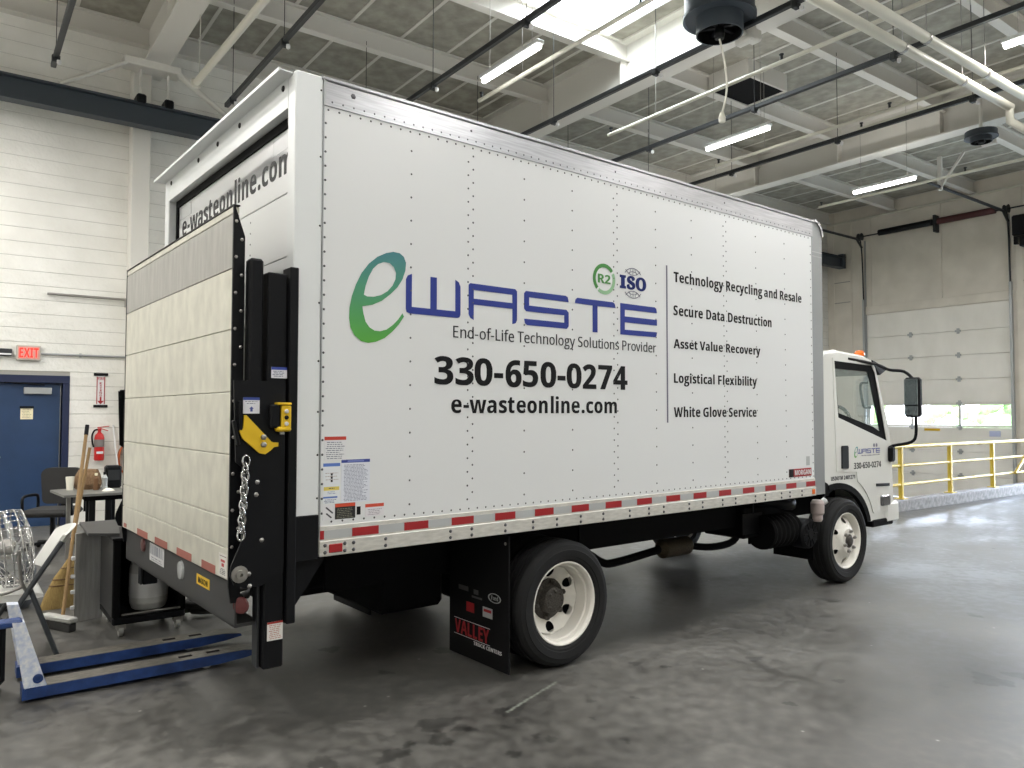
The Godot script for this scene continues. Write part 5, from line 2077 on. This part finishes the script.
func cart() -> void:
	var t := thing("equipment_cart", "black steel cart on casters beside the truck's tail", "cart", Vector3(-0.29, 0, -2.78))
	S()
	bb(-0.26, 0.24, 0.085, 0.14, -0.30, 0.29, 0.01)
	obj("base", M.black, t)
	S()
	bb(-0.26, -0.245, 0.14, 0.70, -0.30, 0.25)
	obj("side_panel", mat(Color(0.17, 0.17, 0.175), 0.4), t)
	S()
	bb(0.225, 0.24, 0.14, 0.70, -0.30, 0.29)
	bb(-0.245, 0.225, 0.14, 0.70, -0.30, -0.285)
	obj("back_panel", M.black_rough, t)
	for z in [0.27]:
		for x in [-0.235, 0.215]:
			S()
			bb(x - 0.025, x + 0.025, 0.14, 0.70, z - 0.02, z + 0.02, 0.004)
			obj("post", M.black_rough, t)
	S()
	bb(-0.27, 0.25, 0.70, 0.72, -0.31, 0.30, 0.005)
	obj("top", M.black, t)
	S()
	tube([Vector3(-0.2, 0.16, 0.30), Vector3(0.2, 0.16, 0.30)], 0.008, 6)
	obj("front_bar", M.steel, t)
	for x in [-0.20, 0.19]:
		for z in [0.24, -0.25]:
			S()
			cyl(Vector3(x - 0.015, 0.04, z + 0.02), Vector3(x + 0.015, 0.04, z + 0.02), 0.04, 14)
			var c := obj("caster", M.tank, t)
			S()
			bb(x - 0.03, x + 0.03, 0.05, 0.086, z - 0.02, z + 0.05)
			obj("fork", M.steel, c)
	S()
	prism(pv([[-0.375, 0.62], [-0.09, 0.62], [-0.21, -0.21], [-0.40, -0.08]]), Vector3(0, 0.722, 0), R, -N, U, 0.02)
	obj("tray", mat(Color(0.22, 0.22, 0.215), 0.5), t)
	var k := thing("gas_cylinder", "pale grey gas cylinder standing inside the black cart", "cylinder", Vector3(-0.27, 0.14, -2.70))
	S()
	lathe(Vector3.ZERO, U, [[0, 0], [0.10, 0], [0.12, 0.012], [0.135, 0.05], [0.138, 0.06], [0.138, 0.30], [0.13, 0.34], [0.10, 0.385], [0.04, 0.40], [0.03, 0.43], [0, 0.43]], 28)
	obj("body", M.tank, k)
	S()
	lathe(Vector3.ZERO, U, [[0.139, 0.10], [0.1395, 0.10], [0.1395, 0.28], [0.139, 0.28]], 28)
	obj("label_band", mat(Color(0.78, 0.78, 0.77), 0.6), k)
	S()
	bb(-0.02, 0.02, 0.42, 0.49, -0.02, 0.02, 0.005)
	obj("valve", M.steel, k)
	k = thing("steel_sheet", "brushed stainless sheet standing on edge behind the black cart", "sheet", Vector3(-0.62, 0, -3.16))
	S()
	bx(Vector3(0, 0.345, 0), Vector3(0.22, 0.69, 0.02), 0.003, Basis(U, 0.35))
	obj("sheet", M.stainless, k)
	for y in [0.12, 0.24, 0.36, 0.5]:
		S()
		bx(Vector3(-0.115, y, 0.045), Vector3(0.03, 0.03, 0.02), 0.005)
		obj("clip", M.white_ink, k)
	var h := thing("strap_heap", "heap of crumpled black straps on the floor behind the lift gate", "straps", Vector3(0.26, 0, -2.80))
	var r := RandomNumberGenerator.new()
	r.seed = 4
	for j in 9:
		S()
		var pts := []
		var a := r.randf() * TAU
		var c := Vector3(r.randf_range(-0.16, 0.16), 0, r.randf_range(-0.1, 0.1))
		for i in 6:
			a += r.randf_range(0.4, 1.3)
			pts.append(c + Vector3(0.13 * cos(a), 0.03 + 0.012 * j + r.randf_range(0, 0.03), 0.09 * sin(a)))
		tube(smooth_path(pts, 3), 0.022, 6)
		obj("strap", M.fabric, h)

func desk() -> void:
	var t := thing("work_table", "small grey-topped table with black legs near the cream wall", "table", Vector3(-0.25, 0, -6.0))
	S()
	prism(pv([[-0.36, -0.36], [-0.30, 0.40], [0.32, 0.40], [0.34, -0.42], [-0.1, -0.46]]), Vector3(0, 0.735, 0), R, N, U, 0.025)
	obj("tabletop", M.tabletop, t)
	S()
	bb(-0.10, 0.32, 0.68, 0.735, -0.34, 0.34, 0.008)
	obj("apron", M.black_rough, t)
	for q in [[-0.02, 0.28], [0.14, 0.28], [0.02, -0.28], [0.26, -0.28]]:
		S()
		bb(q[0] - 0.03, q[0] + 0.03, 0, 0.68, q[1] - 0.03, q[1] + 0.03, 0.005)
		obj("leg", M.black, t)
	S()
	bb(-0.26, -0.22, 0, 0.735, 0.22, 0.26)
	obj("leg", M.steel, t)
	var k := thing("paper_cup", "white paper cup at the left end of the small table", "cup", Vector3(-0.43, 0.76, -6.22))
	S()
	lathe(Vector3.ZERO, U, [[0, 0], [0.034, 0], [0.045, 0.15], [0.042, 0.15], [0.03, 0.01], [0, 0.01]], 16)
	obj("cup_body", M.paper, k)
	k = thing("brown_bag", "crumpled brown paper bag behind the bottles on the table", "bag", Vector3(-0.24, 0.76, -6.28))
	S()
	lathe(Vector3.ZERO, U, [[0, 0], [0.13, 0.0], [0.15, 0.06], [0.13, 0.16], [0.10, 0.22], [0, 0.23]], 9)
	obj("bag_body", tri_mat(noise_tex(43, 0.03, Color(0.30, 0.22, 0.15), Color(0.62, 0.50, 0.36)), Vector3(4, 4, 4), 0.9), k)
	var bot := [[-0.19, -6.06, 0.028, 0.19, M.brown, "amber bottle with a pale cap on the small table"], [-0.105, -6.04, 0.03, 0.20, M.galv, "grey spray can with a black cap on the small table"]]
	for b in bot:
		k = thing("bottle", b[5], "bottle", Vector3(b[0], 0.76, b[1]), 0.0, "bottles on the small table")
		S()
		lathe(Vector3.ZERO, U, [[0, 0], [b[2], 0], [b[2], b[3] * 0.68], [b[2] * 0.5, b[3] * 0.82], [b[2] * 0.5, b[3] * 0.86], [0, b[3] * 0.86]], 14)
		obj("bottle_body", b[4], k)
		S()
		lathe(Vector3(0, b[3] * 0.86, 0), U, [[0, 0], [b[2] * 0.55, 0], [b[2] * 0.55, b[3] * 0.14], [0, b[3] * 0.14]], 12)
		obj("cap", M.cream if b[4] == M.brown else M.ink, k)
	k = thing("equipment_box", "black plastic equipment case at the right end of the small table", "case", Vector3(0.01, 0.76, -6.26))
	S()
	bx(Vector3(0, 0.13, 0), Vector3(0.17, 0.26, 0.14), 0.02)
	obj("case_body", M.black, k)
	S()
	bx(Vector3(0, 0.15, 0.074), Vector3(0.12, 0.12, 0.006), 0.002)
	obj("front_plate", M.track, k)
	k = thing("crumpled_wipe", "white crumpled wipe lying on the small table", "wipe", Vector3(-0.09, 0.76, -5.90))
	S()
	lathe(Vector3.ZERO, U, [[0, 0], [0.07, 0], [0.05, 0.015], [0.02, 0.03], [0, 0.022]], 7)
	obj("wipe", M.paper, k)
	# guest chair
	var c := thing("office_chair", "charcoal fabric office chair with armrests before the blue door", "chair", Vector3(-0.52, 0, -6.95), -0.5)
	S()
	bx(Vector3(0, 0.45, 0), Vector3(0.50, 0.09, 0.50), 0.035)
	obj("seat", M.fabric, c)
	S()
	var rb := ellipse(0.13, 0.87, 0.11, 0.09, 0, PI / 2, 6) + ellipse(-0.13, 0.87, 0.11, 0.09, PI / 2, PI, 6) + ellipse(-0.16, 0.58, 0.06, 0.06, PI, PI * 1.5, 5) + ellipse(0.16, 0.58, 0.06, 0.06, PI * 1.5, TAU, 5)
	prism(pv(rb), Vector3(0, 0, -0.27), R, U, N, 0.06)
	bb(-0.03, 0.03, 0.40, 0.60, -0.30, -0.27, 0.008)
	obj("backrest", M.fabric, c)
	for x in [-0.27, 0.27]:
		S()
		tube(smooth_path([Vector3(x, 0.42, -0.22), Vector3(x, 0.60, -0.22), Vector3(x, 0.64, -0.12), Vector3(x, 0.64, 0.12), Vector3(x, 0.58, 0.17), Vector3(x, 0.42, 0.14)], 3), 0.018, 8)
		obj("armrest", M.black, c)
	S()
	cyl(Vector3(0, 0.08, 0), Vector3(0, 0.41, 0), 0.03, 12)
	obj("stem", M.black, c)
	for k5 in 5:
		S()
		var a := TAU * k5 / 5
		tube([Vector3(0, 0.10, 0), Vector3(0.28 * cos(a), 0.07, 0.28 * sin(a))], 0.02, 6)
		var leg := obj("base_arm", M.black, c)
		S()
		cyl(Vector3(0.28 * cos(a) - 0.015, 0.03, 0.28 * sin(a)), Vector3(0.28 * cos(a) + 0.015, 0.03, 0.28 * sin(a)), 0.03, 12)
		obj("caster", M.black_rough, leg)

func wall_things() -> void:
	var zw := ZL
	var t := thing("exit_sign", "lit red EXIT sign in a pale housing above the blue door", "sign", Vector3(-0.667, 2.376, zw))
	S()
	bb(-0.147, 0.147, 0, 0.215, 0, 0.06, 0.006)
	obj("housing", mat(Color(0.72, 0.70, 0.66), 0.5), t)
	S()
	bb(-0.13, 0.13, 0.018, 0.197, 0.06, 0.064)
	obj("face", mat(Color(0.80, 0.60, 0.55), 0.5), t)
	text("exit_light_text", "EXIT", [-0.115, 0.115, 0.04, 0.175], Vector3(0, 0, 0.065), R, U, N, M.exit_glow, t)
	var l := AreaLight3D.new()
	l.name = "exit_glow"
	t.add_child(l)
	l.position = Vector3(0, 0.107, 0.08)
	l.rotation_degrees.y = 180
	l.area_size = Vector2(0.24, 0.14)
	l.light_color = Color(1.0, 0.15, 0.12)
	l.light_energy = 0.02
	l.area_range = 10.0
	l.shadow_enabled = true
	t = thing("emergency_light", "dark emergency light bar beside the exit sign", "light", Vector3(-1.0, 2.43, zw))
	S()
	bb(-0.14, 0.135, 0.0, 0.10, 0, 0.08, 0.01)
	obj("housing", M.track, t)
	S()
	bb(-0.13, 0.125, 0.012, 0.035, 0.08, 0.086)
	obj("reflector", M.white_ink, t)
	t = thing("conduit", "thin grey conduit running right from the exit sign", "conduit", Vector3(-0.52, 2.479, zw))
	S()
	tube([Vector3(0.0, 0, 0.02), Vector3(2.4, 0.0, 0.02)], 0.016, 8)
	obj("pipe", M.galv, t)
	for x in [0.5, 1.3]:
		S()
		bx(Vector3(x, 0, 0.012), Vector3(0.03, 0.06, 0.024), 0.003)
		obj("strap", M.galv, t)
	t = thing("wall_rod", "grey steel rod fixed on the cream wall above the exit sign", "rod", Vector3(-0.46, 3.35, zw))
	S()
	tube([Vector3(0.0, 0, 0.05), Vector3(1.7, 0, 0.05)], 0.018, 8)
	obj("rod", M.steel, t)
	S()
	bx(Vector3(1.03, -0.05, 0.03), Vector3(0.04, 0.12, 0.06), 0.005)
	obj("bracket", M.steel, t)
	# fire extinguisher arrow
	t = thing("arrow_sign", "narrow red and white fire extinguisher arrow sign on the wall", "sign", Vector3(0.256, 1.713, zw))
	S()
	bb(-0.094, 0.094, 0, 0.04, 0, 0.02, 0.003)
	obj("holder", M.ink, t)
	S()
	bb(-0.094, 0.094, 0.472, 0.512, 0, 0.02, 0.003)
	obj("holder", M.ink, t)
	S()
	bb(-0.055, 0.055, 0.04, 0.472, 0.0, 0.008)
	obj("board", M.white_ink, t)
	S()
	for x in [-0.05, 0.05]:
		bb(x - 0.006, x + 0.006, 0.05, 0.46, 0.008, 0.010)
	obj("border", M.red_ink, t)
	S()
	prism(pv([[-0.044, 0.10], [0.0, 0.045], [0.044, 0.10], [0.012, 0.10], [0.012, 0.16], [-0.012, 0.16], [-0.012, 0.10]]), Vector3(0, 0, 0.008), R, U, N, 0.002)
	obj("arrow", M.red_ink, t)
	text("sign_text", "FIRE", [-0.04, 0.04, 0.41, 0.45], Vector3(0, 0, 0.009), R, U, N, M.red_ink, t)
	var yy := 0.375
	for ch in "EXTING":
		text("sign_text", ch, [-0.016, 0.016, yy - 0.028, yy], Vector3(0, 0, 0.009), R, U, N, M.red_ink, t)
		yy -= 0.036
	# extinguisher
	t = thing("fire_extinguisher", "red fire extinguisher hung on the wall below the arrow sign", "fire extinguisher", Vector3(0.24, 0.93, zw + 0.09))
	S()
	lathe(Vector3.ZERO, U, [[0, 0], [0.06, 0], [0.068, 0.015], [0.068, 0.33], [0.055, 0.38], [0.03, 0.405], [0.022, 0.42], [0.022, 0.44], [0, 0.44]], 24)
	obj("bottle", M.red_paint, t)
	S()
	lathe(Vector3.ZERO, U, [[0.0685, 0.20], [0.069, 0.20], [0.069, 0.31], [0.0685, 0.31]], 24)
	obj("label_band", mat(Color(0.45, 0.43, 0.42), 0.5), t)
	S()
	bb(-0.045, 0.045, 0.10, 0.135, 0.066, 0.07)
	obj("tag", M.white_ink, t)
	S()
	bx(Vector3(0, 0.455, 0), Vector3(0.05, 0.04, 0.04), 0.006)
	bx(Vector3(0.05, 0.495, 0), Vector3(0.16, 0.012, 0.025), 0.003, Basis(N, 0.12))
	bx(Vector3(0.06, 0.455, 0), Vector3(0.12, 0.012, 0.025), 0.003, Basis(N, -0.35))
	obj("valve_handle", M.red_paint, t)
	S()
	tube(smooth_path([Vector3(-0.02, 0.455, 0), Vector3(-0.07, 0.44, 0.02), Vector3(-0.10, 0.36, 0.03), Vector3(-0.09, 0.25, 0.03), Vector3(-0.075, 0.20, 0.02)], 4), 0.012, 8)
	obj("hose", M.black_rough, t)
	S()
	bx(Vector3(0, 0.25, -0.079), Vector3(0.05, 0.3, 0.02), 0.003)
	obj("bracket", M.steel, t)
	# beside it, half hidden by the lift gate
	t = thing("wall_box", "narrow black box on the wall at the lift gate's edge", "box", Vector3(0.58, 1.55, zw))
	S()
	bb(-0.07, 0.12, 0, 0.43, 0, 0.08, 0.01)
	obj("case", M.black, t)
	S()
	bb(-0.05, 0.10, 0.03, 0.40, 0.08, 0.085)
	obj("cover", M.track, t)
	t = thing("cord_coil", "coil of copper-coloured cord hung beside the fire extinguisher", "cord", Vector3(0.60, 0.70, zw))
	for k in 5:
		S()
		var ring := []
		for j in 20:
			var a := TAU * j / 20
			ring.append(Vector3((0.10 + 0.008 * k) * cos(a) + 0.01 * k, 0.24 + (0.20 + 0.012 * k) * sin(a), 0.03 + 0.016 * k))
		tube(ring, 0.011, 6, false, true)
		obj("loop", M.copper, t)
	S()
	tube([Vector3(0, 0.46, 0), Vector3(0, 0.47, 0.1)], 0.01, 6)
	obj("hook", M.steel, t)
	t = thing("white_pole", "thin white pole leaning on the wall by the copper cord", "pole", Vector3(0.52, 0, -8.75))
	S()
	tube([Vector3(0.03, 0, 0), Vector3(-0.09, 1.45, -0.33)], 0.013, 8)
	obj("shaft", M.white_ink, t)
	S()
	lathe(Vector3(0.03, 0, 0), U, [[0, 0], [0.02, 0], [0.02, 0.03], [0, 0.03]], 10)
	obj("foot", M.black_rough, t)

# ------------------------------------------------------------------ things on the right
func build_right_things() -> void:
	S()
	bb(PITX, XF, -0.01, 0.195, PITZ - 0.1, PITZ + 0.1, 0.015)
	struct(obj("trim_1", M.curb), "worn concrete curb along the sunken bay")
	var t := thing("guard_rail", "yellow pipe guard rail on the curb before the overhead door", "railing", Vector3(11.44, 0.195, PITZ))
	for k in 5:
		S()
		bx(Vector3(-1.77 + k * 1.77, 0.44, 0), Vector3(0.07, 0.88, 0.07), 0.01)
		obj("post", M.rail_yellow, t)
		S()
		bx(Vector3(-1.77 + k * 1.77, 0.008, 0), Vector3(0.16, 0.016, 0.16), 0.004)
		obj("foot_plate", M.rail_yellow, t)
	for y in [0.88, 0.56, 0.24]:
		S()
		tube([Vector3(-1.9, y, 0), Vector3(7.0, y, 0)], 0.036 if y > 0.8 else 0.026, 10)
		obj("rail", M.rail_yellow, t)
	S()
	tube([Vector3(4.45, 0.24, 0.05), Vector3(5.05, 0.60, 0.05), Vector3(5.7, 0.62, 0.05)], 0.032, 8)
	obj("brace", M.rail_yellow, t)
